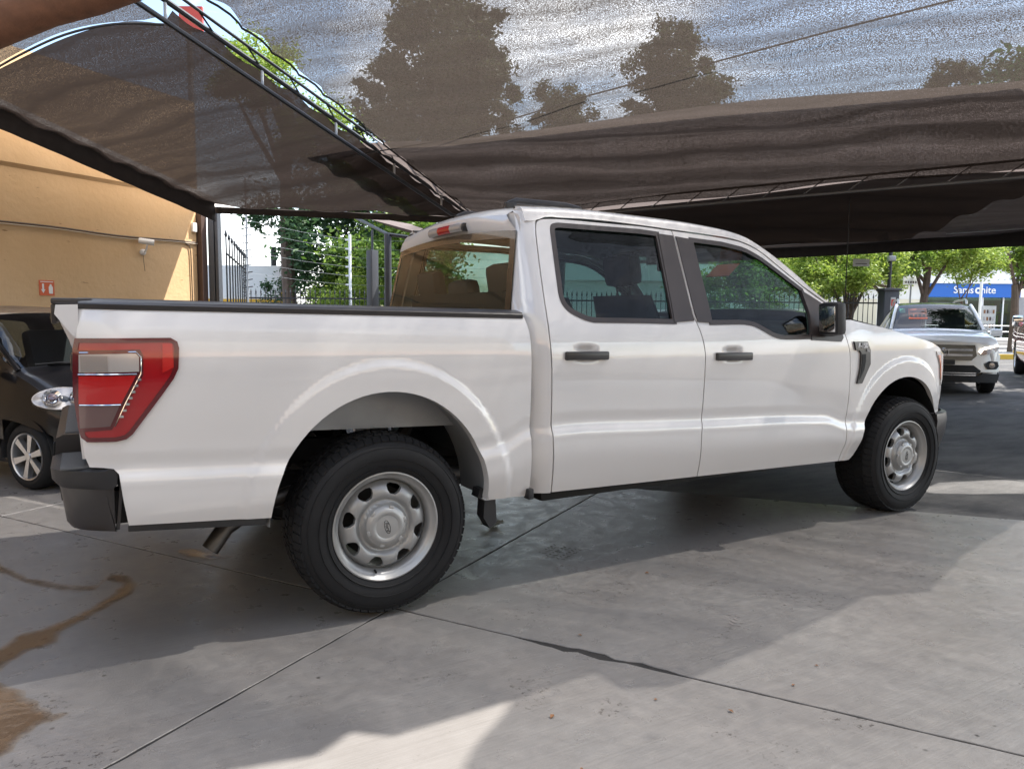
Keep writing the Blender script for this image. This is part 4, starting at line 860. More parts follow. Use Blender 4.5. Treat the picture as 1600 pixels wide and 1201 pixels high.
chm('brake_lens', -.105, .06, 'lens_bright_red'); chm('cargo_lens', -.24, -.105, 'lens_clear', .001); chm('cargo_lens', .06, .19, 'lens_clear', .001); chm('lamp_base', -.255, .205, 'gloss_black', -.008)
for sd in (-1, 1):
    b = B(); b.add([(.774, sd*y, z) for y, z in ((.56, 1.70), (.77, 1.70), (.765, 1.785), (.745, 1.805), (.70, 1.818), (.56, 1.822))], [[0, 1, 2, 3, 4, 5]]); b.build('roof_corner', 'white_paint', tk, smooth=False)
# low black roof rails
for sd, y0 in ((-1, -.30), (1, .34)):
    b = B(); pts = [(.95, y0, 1.87), (.98, y0, 1.93), (1.02, y0, 1.945), (1.35, y0, 1.945), (1.45, y0, 1.93), (1.50, y0, 1.87)]
    b.tube(pts, .018, 8); b.box((.985, y0, 1.90), (.07, .035, .07), None, .01); b.build('roof_bracket', 'satin_black', tk)
# ---- hood and front
def hz(x): return pch(x, [2.9, 3.06, 3.35, 3.486, 3.68, 3.948, 4.1, 4.2, 4.32], [1.318, 1.312, 1.272, 1.247, 1.208, 1.158, 1.12, 1.078, 1.02])
def hood(u, v):
    x = 2.93+(4.24-2.93)*u; ye = W(min(x, 4.2), hz(x)-.02)-.035; t = 2*v-1; d = abs(t)
    z = hz(x)-.004+.055*(1-d**3)+.018*(1-ss(.50, .62, d))*ss(0, .15, u)*(1-ss(.75, 1, u))
    return Vector((x+.20*(1-d*d)*ss(.5, 1, u), t*ye, z-.03*(1-d)*ss(.85, 1, u)))
b = B(); b.grid(hood, 36, 36); b.build('hood', 'white_paint', tk, recalc=True, ang=60)
b = B(); b.grid(lambda u, v: Vector((2.86+.12*u, (2*v-1)*(.84), 1.30-.01*u)), 2, 8); b.build('cowl', 'black_plastic', tk)
def nose(y): return 4.235+.235*(1-(abs(y)/.87)**2.2)
def nosegrid(name, y0, y1, z0, z1, m, d=0., par=tk, n=16, ins=.0):
    h = B(); h.grid(lambda u, v: Vector((nose(y0+(y1-y0)*u)+d-ins*math.sin(math.pi*v), y0+(y1-y0)*u, z0+(z1-z0)*v)), n, 4)
    h.grid(lambda u, v: Vector((nose(y0+(y1-y0)*u)+d-.05*v, y0+(y1-y0)*u, z1)), n, 1); h.grid(lambda u, v: Vector((nose(y0+(y1-y0)*u)+d-.05*v, y0+(y1-y0)*u, z0)), n, 1)
    return h.build(name, m, par, ang=40)
gr = empty('grille', (0, 0, 0), parent=tk)
nosegrid('grille_mesh', -.62, .62, .66, 1.06, 'under', -.03, gr)
nosegrid('grille_bar', -.62, .62, .93, 1.0, 'black_plastic', .01, gr); nosegrid('grille_bar', -.62, .62, .76, .83, 'black_plastic', .01, gr); nosegrid('grille_frame', -.64, .64, 1.03, 1.075, 'black_plastic', .012, gr); nosegrid('grille_frame', -.64, .64, .645, .68, 'black_plastic', .012, gr)
for sd in (-1, 1):
    nosegrid('headlamp_front', sd*.63, sd*.865, .70, 1.06, 'lens_clear', .004, tk, 8)
    nosegrid('headlamp_pod', sd*.68, sd*.80, .82, .95, 'lens_smoke', .012, tk, 6)
b = B(); pth = [(4.055, -.945), (4.16, -.925), (4.27, -.885), (4.40, -.78), (4.50, -.60), (4.56, -.3), (4.58, 0)]; pth = pth+[(x, -y) for x, y in pth[-2::-1]]; pth = spl(pth, 3)
V = []; secs = [(-.02, .655), (.012, .645), (.02, .60), (.012, .50), (-.01, .42), (-.04, .33), (-.10, .30)]
for i, (x, y) in enumerate(pth):
    a = np.array(pth[max(i-1, 0)]); c = np.array(pth[min(i+1, len(pth)-1)]); t = c-a; t = t/np.linalg.norm(t); nn = np.array([t[1], -t[0]]); 
    for o_, z in secs: V.append((x+nn[0]*o_, y+nn[1]*o_, z))
m_ = len(secs); F = [[i*m_+j, (i+1)*m_+j, (i+1)*m_+j+1, i*m_+j+1] for i in range(len(pth)-1) for j in range(m_-1)]+[list(range(m_)), [(len(pth)-1)*m_+j for j in range(m_)]]
b.add(V, F); b.build('front_bumper', 'satin_black', tk, recalc=True, ang=40)
b = B(); b.box((4.3, 0, .68), (.1, 1.5, .5)); b.build('radiator_support', 'under', tk, smooth=False)
b = B(); b.box((3.65, 0, .72), (1.05, 1.08, .75), None, .05); b.build('engine_bay', 'under', tk, smooth=False)
# ---- tailgate
tg = empty('tailgate', (0, 0, 0), parent=tk)
b = B(); prof = [(-1.075, .78), (-1.125, .78), (-1.135, .95), (-1.135, 1.16), (-1.15, 1.21), (-1.185, 1.30), (-1.185, 1.325), (-1.12, 1.338), (-1.075, 1.335)]
b.prism(prof, lambda u, v, h: Vector((u, h, v)), -.905, .905); b.build('gate_skin', 'white_paint', tg, recalc=True, ang=30)
b = B(); b.box((-1.135, 0, 1.345), (.13, 1.83, .022), None, .008); b.box((-1.192, 0, 1.30), (.018, 1.80, .07), None, .006); b.build('gate_cap', 'satin_black', tg)
b = B(); b.box((-1.145, 0, 1.08), (.03, .26, .08), None, .01); b.build('gate_handle', 'satin_black', tg)
for sd in (-1, 1): b = B(); b.prism([(-1.12, 1.20), (-1.19, 1.30), (-1.185, 1.332), (-1.118, 1.334)], lambda u, v, h: Vector((u, sd*h, v)), .905, .938); b.build('gate_end', 'white_paint', tg, recalc=True)
b = B(); b.box((-.21, 0, .865), (1.74, 1.56, .03)); b.box((.66, 0, 1.07), (.03, 1.72, .44)); b.build('bed_floor', 'galv', tk, smooth=False)
# ---- rear bumper
rb = empty('rear_bumper', (0, 0, 0), parent=tk)
def bsec(name, y0, y1, prof, m, n=10, par=rb):
    h = B(); rows = []
    for k in range(n+1):
        y = y0+(y1-y0)*k/n; sh = .14*max(0, (abs(y)-.80)/.17)**2.2; rows.append([(u+sh*(1 if u < -1.1 else 0), y, v) for u, v in prof])
    m_ = len(prof); V = [q for r in rows for q in r]; F = [[i*m_+j, (i+1)*m_+j, (i+1)*m_+(j+1) % m_, i*m_+(j+1) % m_] for i in range(n) for j in range(m_)]+[list(range(m_)), [n*m_+j for j in range(m_)]]
    h.add(V, F); return h.build(name, m, par, recalc=True, ang=38)
for sd in (-1, 1):
    bsec('bumper_end', sd*.55, sd*.972, [(-1.03, .722), (-1.19, .722), (-1.206, .70), (-1.20, .66), (-1.185, .54), (-1.17, .518), (-1.03, .518)], 'satin_black', 14)
    bsec('bumper_cap', sd*.56, sd*.984, [(-1.015, .745), (-1.20, .752), (-1.228, .742), (-1.225, .700), (-1.205, .675), (-1.02, .690)], 'black_plastic', 14)
    for k in range(16): h = B(); h.box((-1.112, sd*(.60+k*.022), .7535), (.165, .010, .008), None, .002); h.build('tread_rib', 'rib_grey', rb)
    b = B(); b.box((-1.012, sd*.95, .62), (.012, .03, .20), (0, R(6), 0), .003); b.build('bumper_bracket', 'satin_black', rb)
bsec('bumper_centre', -.55, .55, [(-1.03, .82), (-1.19, .822), (-1.215, .81), (-1.222, .73), (-1.205, .56), (-1.17, .54), (-1.03, .54)], 'satin_black', 6)
for k in range(46): h = B(); h.box((-1.112, -.50+k*.0222, .8235), (.145, .010, .008), None, .002); h.build('tread_rib', 'rib_grey', rb)
b = B(); b.box((-1.226, -.42, .755), (.006, .07, .04), None, .002); b.build('tow_socket', 'under', rb)
b = B(); b.box((-1.224, 0, .66), (.006, .32, .16), None, .002); b.build('plate_holder', 'under', rb)
# ---- chassis
for sd in (-1, 1):
    b = B(); b.box((1.5, sd*.47, .50), (5.2, .09, .14)); b.build('frame_rail', 'under', tk, smooth=False)
    b = B(); b.tube([(-.62, sd*.56, .52), (-.3, sd*.56, .43), (0, sd*.56, .40), (.35, sd*.56, .44), (.75, sd*.56, .50)], .025, 6); b.build('leaf_spring', 'under_steel', tk)
    b = B(); b.tube([(.12, sd*.45, .40), (.30, sd*.50, .78)], .035, 8); b.build('shock_absorber', 'under_steel', tk)
b = B(); b.tube([(0, -.80, .395), (0, .80, .395)], .05, 10); b.lathe([(0, -.15), (.10, -.12), (.15, 0), (.10, .12), (0, .15)], 14, (0, 0, .395)); b.build('rear_axle', 'under_steel', tk)
b = B(); b.tube([(3.693, -.8, .38), (3.693, .8, .38)], .045, 8); b.build('front_axle', 'under_steel', tk)
b = B(); b.box((2.0, 0, .45), (2.4, 1.3, .10)); b.box((-.75, .1, .60), (.5, .9, .2), None, .05); b.build('underbody', 'under', tk, smooth=False)
# see-through floor of the bed front: dark cross member
b = B(); b.tube([(2.6, -.52, .38), (1.2, -.55, .40), (.75, -.58, .48), (.2, -.62, .56), (-.25, -.68, .54), (-.5, -.73, .49), (-.625, -.765, .425), (-.69, -.785, .345)], .036, 14, cap=False); b.build('exhaust_pipe', 'exhaust', tk)
b = B(); b.tube([(-.64, -.77, .407), (-.688, -.784, .348)], .033, 14); b.build('tailpipe_bore', 'under', tk)
# ---- interior
b = B(); b.box((1.95, 0, .53), (2.1, 1.7, .04)); b.build('cab_floor', 'interior', tk, smooth=False)
b = B(); b.grid(lambda u, v: roof(u*.96+.02, v)+Vector((0, 0, -.035)), 12, 10); b.build('headliner', 'headliner', tk, recalc=True)
b = B(); b.box((.80, 0, .90), (.05, 1.66, .78)); b.build('cab_back_wall', 'interior', tk, smooth=False)
dash = B(); dash.prism([(2.60, .75), (2.52, .95), (2.50, 1.08), (2.58, 1.15), (2.75, 1.185), (2.98, 1.21), (3.0, .75)], lambda u, v, h: Vector((u, h, v)), -.84, .84); dash.build('dashboard', 'interior_grey', tk, recalc=True)
b = B(); b.box((2.50, 0, 1.13), (.04, .28, .14), (0, R(-12), 0), .01); b.build('centre_screen', 'gloss_black', tk)
sw = empty('steering_wheel', (2.36, .40, 1.09), parent=tk); sw.rotation_euler = (0, R(-25), 0)
b = B(); b.tube([(0, .19*math.cos(a), .19*math.sin(a)) for a in np.linspace(0, 2*math.pi, 33)], .017, 8, cap=False); b.build('wheel_rim', 'satin_black', sw)
b = B(); b.box((.02, 0, 0), (.04, .13, .11), None, .015); b.tube([(.01, -.18, 0), (.01, .18, 0)], .015, 6); b.tube([(.01, 0, 0), (.01, 0, -.18)], .015, 6); b.tube([(.02, 0, 0), (.3, 0, 0)], .03, 8); b.build('wheel_hub', 'interior', sw)
def seat(name, x, y, wd):
    s = empty(name, (x, y, .53), parent=tk)
    b = B(); b.box((.10, 0, .30), (.52, wd, .16), (0, R(-5), 0), .05); b.box((.10, 0, .12), (.4, wd*.7, .24)); b.build('cushion', 'seat_cloth', s)
    V = []; nu, nv = 8, 8
    def bk(u, v): a = (u-.5)*wd*(1-.14*v**3); return Vector((-.20-.20*v, a, .30+.60*v))
    h = B(); h.grid(lambda u, v: bk(u, v)+Vector((.06*math.cos((u-.5)*2.6)**.5*math.cos((v-.45)*2.2), 0, 0)), nu, nv); h.grid(lambda u, v: bk(u, v)+Vector((-.06-.02*math.sin(math.pi*u), 0, 0)), nu, nv)
    for q in (0, 1): h.grid(lambda u, v: bk(q, u).lerp(bk(q, u)+Vector((-.06, 0, 0)), v), nv, 1)
    h.grid(lambda u, v: bk(u, 1).lerp(bk(u, 1)+Vector((-.06, 0, 0)), v), nu, 1); h.build('backrest', 'seat_cloth', s, recalc=True, ang=60)
    return s
def headrest(s, y, z=.98, x=-.42):
    h = B(); h.box((x, y, z+.03), (.10, .27, .19), (0, R(-10), 0), .045); h.build('headrest', 'seat_cloth', s); h = B()
    for q in (-.06, .06): h.tube([(x+.02, y+q, z-.12), (x, y+q, z)], .007, 6)
    h.build('headrest_post', 'chrome', s)
for y in (-.42, .42): s = seat('front_seat', 2.10, y, .54); headrest(s, 0, 1.02)
s = seat('rear_bench', 1.22, 0, 1.44)
for y in (-.48, 0, .48): headrest(s, y, .93 if y else .86, -.37)
b = B(); b.box((2.42, 0, 1.66), (.03, .24, .07), None, .015); b.tube([(2.43, 0, 1.66), (2.47, 0, 1.76)], .01, 6); b.build('rear_view_mirror', 'interior', tk)
b = B(); 
for k in range(3): b.tube([(1.745, -.78, 1.66), (1.74, -.80, 1.3), (1.75, -.84, .8)], .012, 5)
b.build('seat_belt', 'interior_grey', tk)
b = B(); b.box((2.62, -.30, 1.62), (.005, .20, .13), (0, R(50), 0)); b.build('price_sheet', 'price_orange', tk, smooth=False)
# ---- wheels
def rim_disc(parent, out):
    """pressed steel disc with eight windows; out = +1 away from the truck along -y"""
    holes = []
    for k in range(8):
        a = R(22.5+45*k+8); c = np.array([math.cos(a), math.sin(a)]); t = np.array([-c[1], c[0]])
        pl = [(-.035, .010), (-.031, .019), (-.016, .024), (.016, .024), (.031, .019), (.035, .010), (.028, -.006), (.013, -.021), (-.013, -.021), (-.028, -.006)]
        holes.append([tuple(c*(.160+v)+t*u) for u, v in pl])
    outer = [(.196*math.cos(a), .196*math.sin(a)) for a in np.linspace(0, 2*math.pi, 72, endpoint=False)]
    def dz(x, z):
        r = math.hypot(x, z); d = pch(r, [0, .095, .103, .113, .128, .143, .160, .178, .190, .2], [.012, .012, -.004, -.006, .010, .015, .013, .002, -.016, -.03])
        a = math.atan2(z, x); ph = ((math.degrees(a)-30.5+22.5) % 45)-22.5
        d -= .012*math.exp(-(ph/10)**2)*math.exp(-((r-.164)/.028)**2); return d
    o = panel('wheel_disc', outer, lambda x, z: .03+dz(x, z), 'steel_wheel', parent, holes, side=-1, flange=.02, gx=.011, gz=.011, gap=0, bd=.010)
    return o
def make_wheel():
    w_ = empty('wheel', (0, 0, 0)); n = 72
    # outer face towards -y; y=0 is the outer sidewall plane of the tyre
    ty = B(); prof = [(.232, .02), (.236, .006), (.25, -.002), (.275, -.012), (.305, -.018), (.335, -.016), (.358, -.006), (.372, .010), (.381, .028), (.386, .05), (.390, .09), (.391, .13), (.390, .17), (.386, .21), (.381, .232), (.372, .25), (.34, .27), (.29, .275), (.25, .262), (.235, .25), (.232, .24)]
    ty.lathe(prof, 96, axis='y')
    for r_ in (.262, .30, .347): ty.lathe([(r_-.003, -.0075-.0*r_), (r_, -.0215 if .27 < r_ < .34 else -.0135), (r_+.003, -.0075)], 96, axis='y')
    o = ty.build('tyre', 'rubber', w_, ang=28)
    tb = B()
    for k in range(64):
        a = 2*math.pi*k/64
        for j, (yy, wd, da) in enumerate(((.026, .05, 0), (.085, .048, .5), (.14, .042, 0), (.195, .048, .5), (.25, .05, 0))):
            aa_ = a+da*2*math.pi/64; rr_ = [.3775, .3885, .3895, .3885, .3775][j]; tl = [-.35, 0, 0, 0, .35][j]
            c = Vector((math.cos(aa_)*rr_, yy, math.sin(aa_)*rr_)); Rm = Matrix.Rotation(-aa_, 3, 'Y'); hx, hy, hz_ = .006, wd/2, .0168
            V = [c+Rm@(Matrix.Rotation(tl, 3, 'Z')@Vector((sx*hx, sy*hy, sz*hz_*(1-.12*(sx > 0))))+Vector((0, 0, .004*sy*(1 if j % 2 else -1)))) for sx in (-1, 1) for sy in (-1, 1) for sz in (-1, 1)]
            tb.add(V, [[0, 1, 3, 2], [4, 6, 7, 5], [0, 4, 5, 1], [2, 3, 7, 6], [1, 5, 7, 3], [0, 2, 6, 4]])
    tb.build('tread', 'rubber', w_, recalc=False, smooth=False).__setitem__('kind', 'stuff')
    rm = B(); rm.lathe([(.222, .03), (.236, .016), (.240, .006), (.2385, .0), (.233, -.001), (.228, .004), (.224, .014), (.214, .020), (.207, .026), (.202, .045), (.197, .060), (.195, .11), (.205, .16), (.21, .24)], 96, axis='y'); rm.build('rim', 'steel_wheel', w_, ang=50)
    d = rim_disc(w_, 1); d.location = (0, .062, 0)
    hc = B(); hc.lathe([(.094, .035), (.093, .012), (.089, .006), (.080, .001), (.076, -.002), (.068, -.003), (.0555, -.003), (.0545, -.0002), (.053, -.0002), (.052, -.003), (.02, -.0045), (0, -.0048)], 64, axis='y'); h_ = hc.build('hub_cap', 'steel_wheel', w_, ang=25)
    for k in range(6):
        a = R(60*k+15); nb = B(); nb.box((math.cos(a)*.084, .006, math.sin(a)*.084), (.016, .012, .022), (0, -a, 0), .003); nb.build('cap_notch', 'steel_wheel', h_)
    em = B(); em.tube([(.030*math.cos(a), -.0052, .012*math.sin(a)) for a in np.linspace(0, 2*math.pi, 33)], .0011, 5, cap=False); o = em.build('oval_emblem', 'under_steel', h_); o.rotation_euler = (0, R(75), 0)
    o = text_mesh('emblem_script', 'Ford', .022, 'under_steel', h_, frame((0, -.0055, 0), (1, 0, 0), (0, 0, 1)), .0006, .25); o.rotation_euler = (0, R(75), 0)
    vb = B(); vb.tube([(-.045, .035, -.196), (-.047, .012, -.199)], .005, 6); vb.build('valve', 'rubber', w_)
    bd = B(); bd.lathe([(0, .14), (.16, .14), (.165, .15), (.165, .2), (0, .2)], 40, axis='y'); bd.build('brake_drum', 'under_steel', w_)
    return w_
wp = make_wheel()
def copy_tree(o, parent=None):
    c = o.copy(); col.objects.link(c); c.parent = parent
    for k in list(o.children): copy_tree(k, c)
    return c
for k, (x, sd) in enumerate(((0, -1), (3.693, -1), (0, 1), (3.693, 1))):
    o = wp if k == 0 else copy_tree(wp); o.parent = tk
    o.location = (x, sd*.978, .3975 if x == 0 else .386); o.rotation_euler = (0, R([0, 20, 40, 70][k]), 0 if sd < 0 else math.pi)
# ================================================================== OTHER CARS (generic lofted shells)
def car(name, label, cat, st, loc, head, paint, scale=1., roofm=None, wheels=(), wr=.33, glassm='glass_car', sub=5, arch_r=None):
    """st: stations front->rear (x, half width, z sill, z belt, z top, half width top, tag of the segment that follows)"""
    root = empty(name, loc, math.atan2(head[1], head[0])); root.scale = (scale,)*3; tag(root, label, cat)
    A_ = np.array([s[:6] for s in st], float); n = len(st); rows = []; seg = []
    for i in range(n-1):
        k = sub if i < n-2 else sub+1
        for j in range(k):
            t = j/sub; a = A_[max(i-1, 0)]; b_ = A_[i]; c = A_[i+1]; d = A_[min(i+2, n-1)]
            v = .5*((2*b_)+(c-a)*t+(2*a-5*b_+4*c-d)*t*t+(-a+3*b_-3*c+d)*t**3); v[0] = b_[0]+(c[0]-b_[0])*t; rows.append(v); seg.append(st[i][6])
    def sect(v):
        x, w_, zs, zb, zt, wt = v; h = zb-zs
        return [(w_*.90, zs), (w_*.965, zs+.10*h), (w_*.995, zs+.28*h), (w_, zs+.50*h), (w_*.992, zs+.70*h), (w_*.975, zs+.88*h), (w_*.945, zb), (w_*.945+(wt-w_*.945)*.06, zb+(zt-zb)*.04), (w_*.945+(wt-w_*.945)*.5, zb+(zt-zb)*.52), (wt*1.0, zb+(zt-zb)*.90), (wt*.95, zb+(zt-zb)*.965), (wt*.80, zt), (wt*.5, zt+.014), (wt*.2, zt+.02), (0, zt+.022)]
    S_ = [sect(v) for v in rows]; m_ = len(S_[0]); parts = {}
    for sd in (-1, 1):
        for i in range(len(rows)-1):
            for j in range(m_-1):
                xm = (rows[i][0]+rows[i+1][0])/2; zm = (S_[i][j][1]+S_[i+1][j+1][1])/2
                if any(math.hypot(xm-wx, zm-wr) < (arch_r or wr*1.17) for wx in wheels) and j < 7: continue
                k = seg[i]; pn = 'body'
                if k == 'W' and j >= 8: pn = 'windshield'
                elif k == 'W' and j == 7: pn = 'body'
                elif k == 'S' and 7 <= j <= 8: pn = 'side_window' if sd < 0 else 'side_window_left'
                elif k in 'SP' and j >= 10 and roofm: pn = 'roof'
                elif k == 'R' and j >= 8: pn = 'rear_window'
                Q = [(rows[a][0], sd*S_[a][c][0], S_[a][c][1]) for a, c in ((i, j), (i+1, j), (i+1, j+1), (i, j+1))]
                if sd > 0: Q = Q[::-1]
                parts.setdefault(pn, B()).add(Q, [[0, 1, 2, 3]])
    Vn = [(rows[0][0], sd*y, z) for sd in (1,) for y, z in S_[0]]+[(rows[0][0], -y, z) for y, z in S_[0][::-1]]
    parts['body'].add(Vn, [list(range(len(Vn)))])
    Vn = [(rows[-1][0], y, z) for y, z in S_[-1]]+[(rows[-1][0], -y, z) for y, z in S_[-1][::-1]]; parts['body'].add(Vn, [list(range(len(Vn)))])
    for pn, b_ in parts.items():
        b_.build(pn.replace('_left', ''), paint if pn == 'body' else roofm if pn == 'roof' else glassm, root, recalc=True, ang=40)
    b_ = B(); L0 = rows[0][0]; L1_ = rows[-1][0]; hw = max(v[1] for v in rows); zs = min(v[2] for v in rows); zbm = np.mean([v[3] for v in rows])
    b_.box(((L0+L1_)/2, 0, (zs+.06+zbm*.55)/2), (abs(L0-L1_)*.9, hw*1.2, zbm*.55-zs)); b_.build('chassis', 'under', root, smooth=False)
    return root
def car_wheel(root, x, y, r, wd, sd, spokes=5, rim='alloy', rr=.62):
    w_ = empty('wheel', (x, y, r), parent=root); s = -sd
    t = B(); t.lathe([(r*rr, 0.02), (r*(rr+.05), 0.0), (r*.83, -.006), (r*.95, .012), (r*.995, .04), (r, wd*.5), (r*.995, wd-.04), (r*.94, wd), (r*rr, wd)], 48, axis='y'); t.build('tyre', 'rubber', w_, ang=50)
    t = B(); t.lathe([(r*rr*1.02, .01), (r*rr, .0), (r*rr*.95, .006), (r*rr*.9, .05), (r*rr*.88, wd)], 48, axis='y'); t.build('rim', rim, w_)
    for k in range(spokes):
        a = 2*math.pi*k/spokes+.3; c, s_ = math.cos(a), math.sin(a); h = B(); q = Vector((c, 0, s_)); u = Vector((-s_, 0, c)); R0, R1 = r*.10, r*rr*.95
        P_ = [q*R0+u*r*.06, q*R0-u*r*.06, q*R1-u*r*.10, q*R1+u*r*.10]; V = [p+Vector((0, .018 if i < 2 else .012, 0)) for i, p in enumerate(P_)]+[p+Vector((0, .06, 0)) for p in P_]
        h.add(V, [[0, 1, 2, 3], [0, 4, 5, 1], [1, 5, 6, 2], [2, 6, 7, 3], [3, 7, 4, 0]]); h.build('spoke', rim, w_, smooth=False)
    t = B(); t.lathe([(0, .008), (r*.12, .010), (r*.15, .03), (r*.15, .06)], 20, axis='y'); t.build('hub', rim, w_)
    t = B(); t.lathe([(0, .09), (r*.5, .09), (r*.5, .12), (0, .12)], 24, axis='y'); t.build('brake_disc', 'under_steel', w_)
    if sd > 0: w_.rotation_euler = (0, 0, math.pi)
    return w_
def arch_ring(root, x, r, y, m='under', rad=None):
    for sd in (-1, 1):
        h = B(); n = 20; R0 = rad or r*1.17; V = []
        for a in np.linspace(-.12, math.pi+.12, n):
            for yy, g in ((y, 0), (y-.02, -.012), (y-.3, .0)): V.append((x+(R0+g)*math.cos(a), sd*yy, r+(R0+g)*math.sin(a)))
        h.add(V, [[i*3+j, (i+1)*3+j, (i+1)*3+j+1, i*3+j+1] for i in range(n-1) for j in range(2)]); h.build('wheel_arch', m, root)
def oval(n, a, b, cx=0, cz=0, p=2.): return [(cx+a*abs(math.cos(t))**(2/p)*(1 if math.cos(t) >= 0 else -1), cz+b*abs(math.sin(t))**(2/p)*(1 if math.sin(t) >= 0 else -1)) for t in np.linspace(0, 2*math.pi, n, endpoint=False)]

# ---- black city car behind the tailgate
stS = [(1.34, .50, .22, .55, .66, .42, 'H'), (1.29, .66, .20, .66, .74, .55, 'H'), (1.15, .74, .20, .78, .84, .63, 'H'), (.92, .77, .20, .90, .95, .67, 'H'), (.74, .78, .20, .97, 1.03, .68, 'W'), (.40, .78, .20, .99, 1.28, .645, 'W'), (.08, .78, .20, 1.0, 1.47, .61, 'S'), (-.35, .78, .20, 1.0, 1.535, .60, 'S'), (-.75, .78, .20, 1.0, 1.50, .59, 'P'), (-1.10, .77, .22, 1.0, 1.40, .57, 'R'), (-1.27, .74, .24, .95, 1.02, .55, 'H'), (-1.36, .70, .26, .80, .88, .52, 'H')]
SH = Vector((.588, -.809, 0)); sc_s = .87
sw_ = Vector((-1.46, 2.50, 0)); Rh = Vector((SH.y, -SH.x, 0))               # right-hand side of the car
s_loc = sw_-(SH*.87+Rh*.70)*sc_s
ca = car('city_car', 'small black two-seat city car with oval twin headlamps parked behind the tailgate', 'car', stS, tuple(s_loc), SH, 'black_paint', sc_s, None, (.87, -.95), .285)
for x in (.87, -.95):
    arch_ring(ca, x, .285, .765)
    for sd in (-1, 1): car_wheel(ca, x, sd*.765, .285, .17, sd, 6, 'alloy', .70)
for sd in (-1, 1):
    hl = empty('headlamp', (1.20, sd*.635, .785), parent=ca); hl.rotation_euler = (0, R(-36), sd*R(34))
    b = B(); b.lathe([(0, .055), (.3, .052), (.7, .04), (1, 0), (1.02, -.05)], 32, axis='x'); 
    for v in b.V: v.y *= .225; v.z *= .105
    b.build('lamp_cover', 'lamp_glass', hl)
    b = B(); b.lathe([(1, 0), (.96, .004), (0, -.01)], 32, axis='x')
    for v in b.V: v.y *= .23; v.z *= .11
    b.build('lamp_base', 'lens_clear', hl)
    for yy, rr_ in ((-sd*.10, .06), (sd*.085, .068)):
        b = B(); b.lathe([(rr_*1.1, 0), (rr_, .03), (rr_*.8, .02), (rr_*.3, .0), (0, .012)], 24, (0.006, yy, 0), axis='x'); b.build('reflector', 'chrome', hl)
        b = B(); b.lathe([(rr_*.55, .018), (rr_*.4, .03), (0, .036)], 20, (0.006, yy, 0), axis='x'); b.build('projector', 'lens_smoke', hl)
b = B(); b.box((1.335, 0, .36), (.04, .9, .16), None, .02); b.build('lower_grille', 'under', ca)
b = B(); b.tube([(.74, -.45, 1.045), (.80, .1, 1.05)], .012, 6); b.tube([(.72, .0, 1.06), (.79, -.6, 1.05)], .008, 5); b.build('wiper', 'under', ca)
b = B(); b.box((.63, .12, 1.11), (.004, .30, .10), (0, R(42), .1)); b.build('price_sheet', 'price_orange', ca, smooth=False)
for y in (-.33, .33): b = B(); b.box((-.35, y, .95), (.14, .46, .75), (0, R(-14), 0), .06); b.build('seat_back', 'seat_cloth', ca)
b = B(); b.box((.62, 0, .90), (.3, 1.3, .14), None, .04); b.build('dashboard', 'interior', ca)
for sd in (-1, 1): b = B(); b.box((.50, sd*.88, 1.03), (.12, .19, .14), None, .04); b.build('door_mirror', 'black_paint', ca)
b = B(); b.tube([(.74, -.705, 1.0), (.40, -.70, 1.28), (.10, -.63, 1.46)], .022, 6); b.build('windshield_pillar', 'black_paint', ca)

# ---- white SUV
stG = [(2.16, .62, .30, .62, .78, .50, 'H'), (2.14, .78, .26, .80, .92, .66, 'H'), (2.02, .87, .24, .96, 1.02, .74, 'H'), (1.5, .905, .24, 1.02, 1.09, .76, 'H'), (1.02, .912, .24, 1.05, 1.13, .76, 'W'), (.60, .912, .24, 1.07, 1.42, .69, 'W'), (.25, .912, .24, 1.08, 1.60, .635, 'S'), (-.5, .912, .24, 1.09, 1.65, .63, 'S'), (-1.3, .91, .24, 1.10, 1.63, .62, 'S'), (-1.95, .90, .26, 1.10, 1.56, .60, 'P'), (-2.15, .88, .30, 1.08, 1.40, .62, 'R'), (-2.3, .84, .34, .98, 1.04, .66, 'H'), (-2.36, .80, .36, .90, .96, .64, 'H')]
GH = Vector((-.80, -.60, 0)).normalized(); gloc = Vector((12.05, 3.52, -.016))-GH*2.28-RT*.14
gl_ = car('suv', 'white SUV with twin-bar grille facing the truck, orange price sheet on its windscreen', 'car', stG, tuple(gloc), GH, 'car_white', 1.0, 'gloss_black', (1.42, -1.40), .355)
for x in (1.42, -1.40):
    arch_ring(gl_, x, .355, .90)
    for sd in (-1, 1): car_wheel(gl_, x, sd*.895, .355, .22, sd, 5, 'alloy', .66)
fx = lambda y: 2.30-.26*(abs(y)/.9)**2.6
def fgrid(name, y0, y1, z0, z1, m, d=.0, par=gl_, sl=0., n=8):
    h = B(); h.grid(lambda u, v: Vector((fx(y0+(y1-y0)*u)+d-sl*v, y0+(y1-y0)*u, z0+(z1-z0)*v)), n, 2); h.grid(lambda u, v: Vector((fx(y0+(y1-y0)*u)+d-sl-.08*v, y0+(y1-y0)*u, z1)), n, 1); h.grid(lambda u, v: Vector((fx(y0+(y1-y0)*u)+d-.08*v, y0+(y1-y0)*u, z0)), n, 1)
    return h.build(name, m, par, ang=40)
def fpoly(name, poly, m, d, par=gl_, sl=.12):
    vo, fo = tri2d(poly, [], .06, .06, .08); h = B(); f3 = lambda u, v, k: Vector((fx(u)+d-k-sl*(v-.6), u, v)); h.add([f3(u, v, 0) for u, v in vo], fo)
    r_ = resamp(poly, .08); n = len(r_); h.add([f3(u, v, k) for k in (0, .10) for u, v in r_], [[i, (i+1) % n, (i+1) % n+n, i+n] for i in range(n)]); return h.build(name, m, par, recalc=True, ang=30)
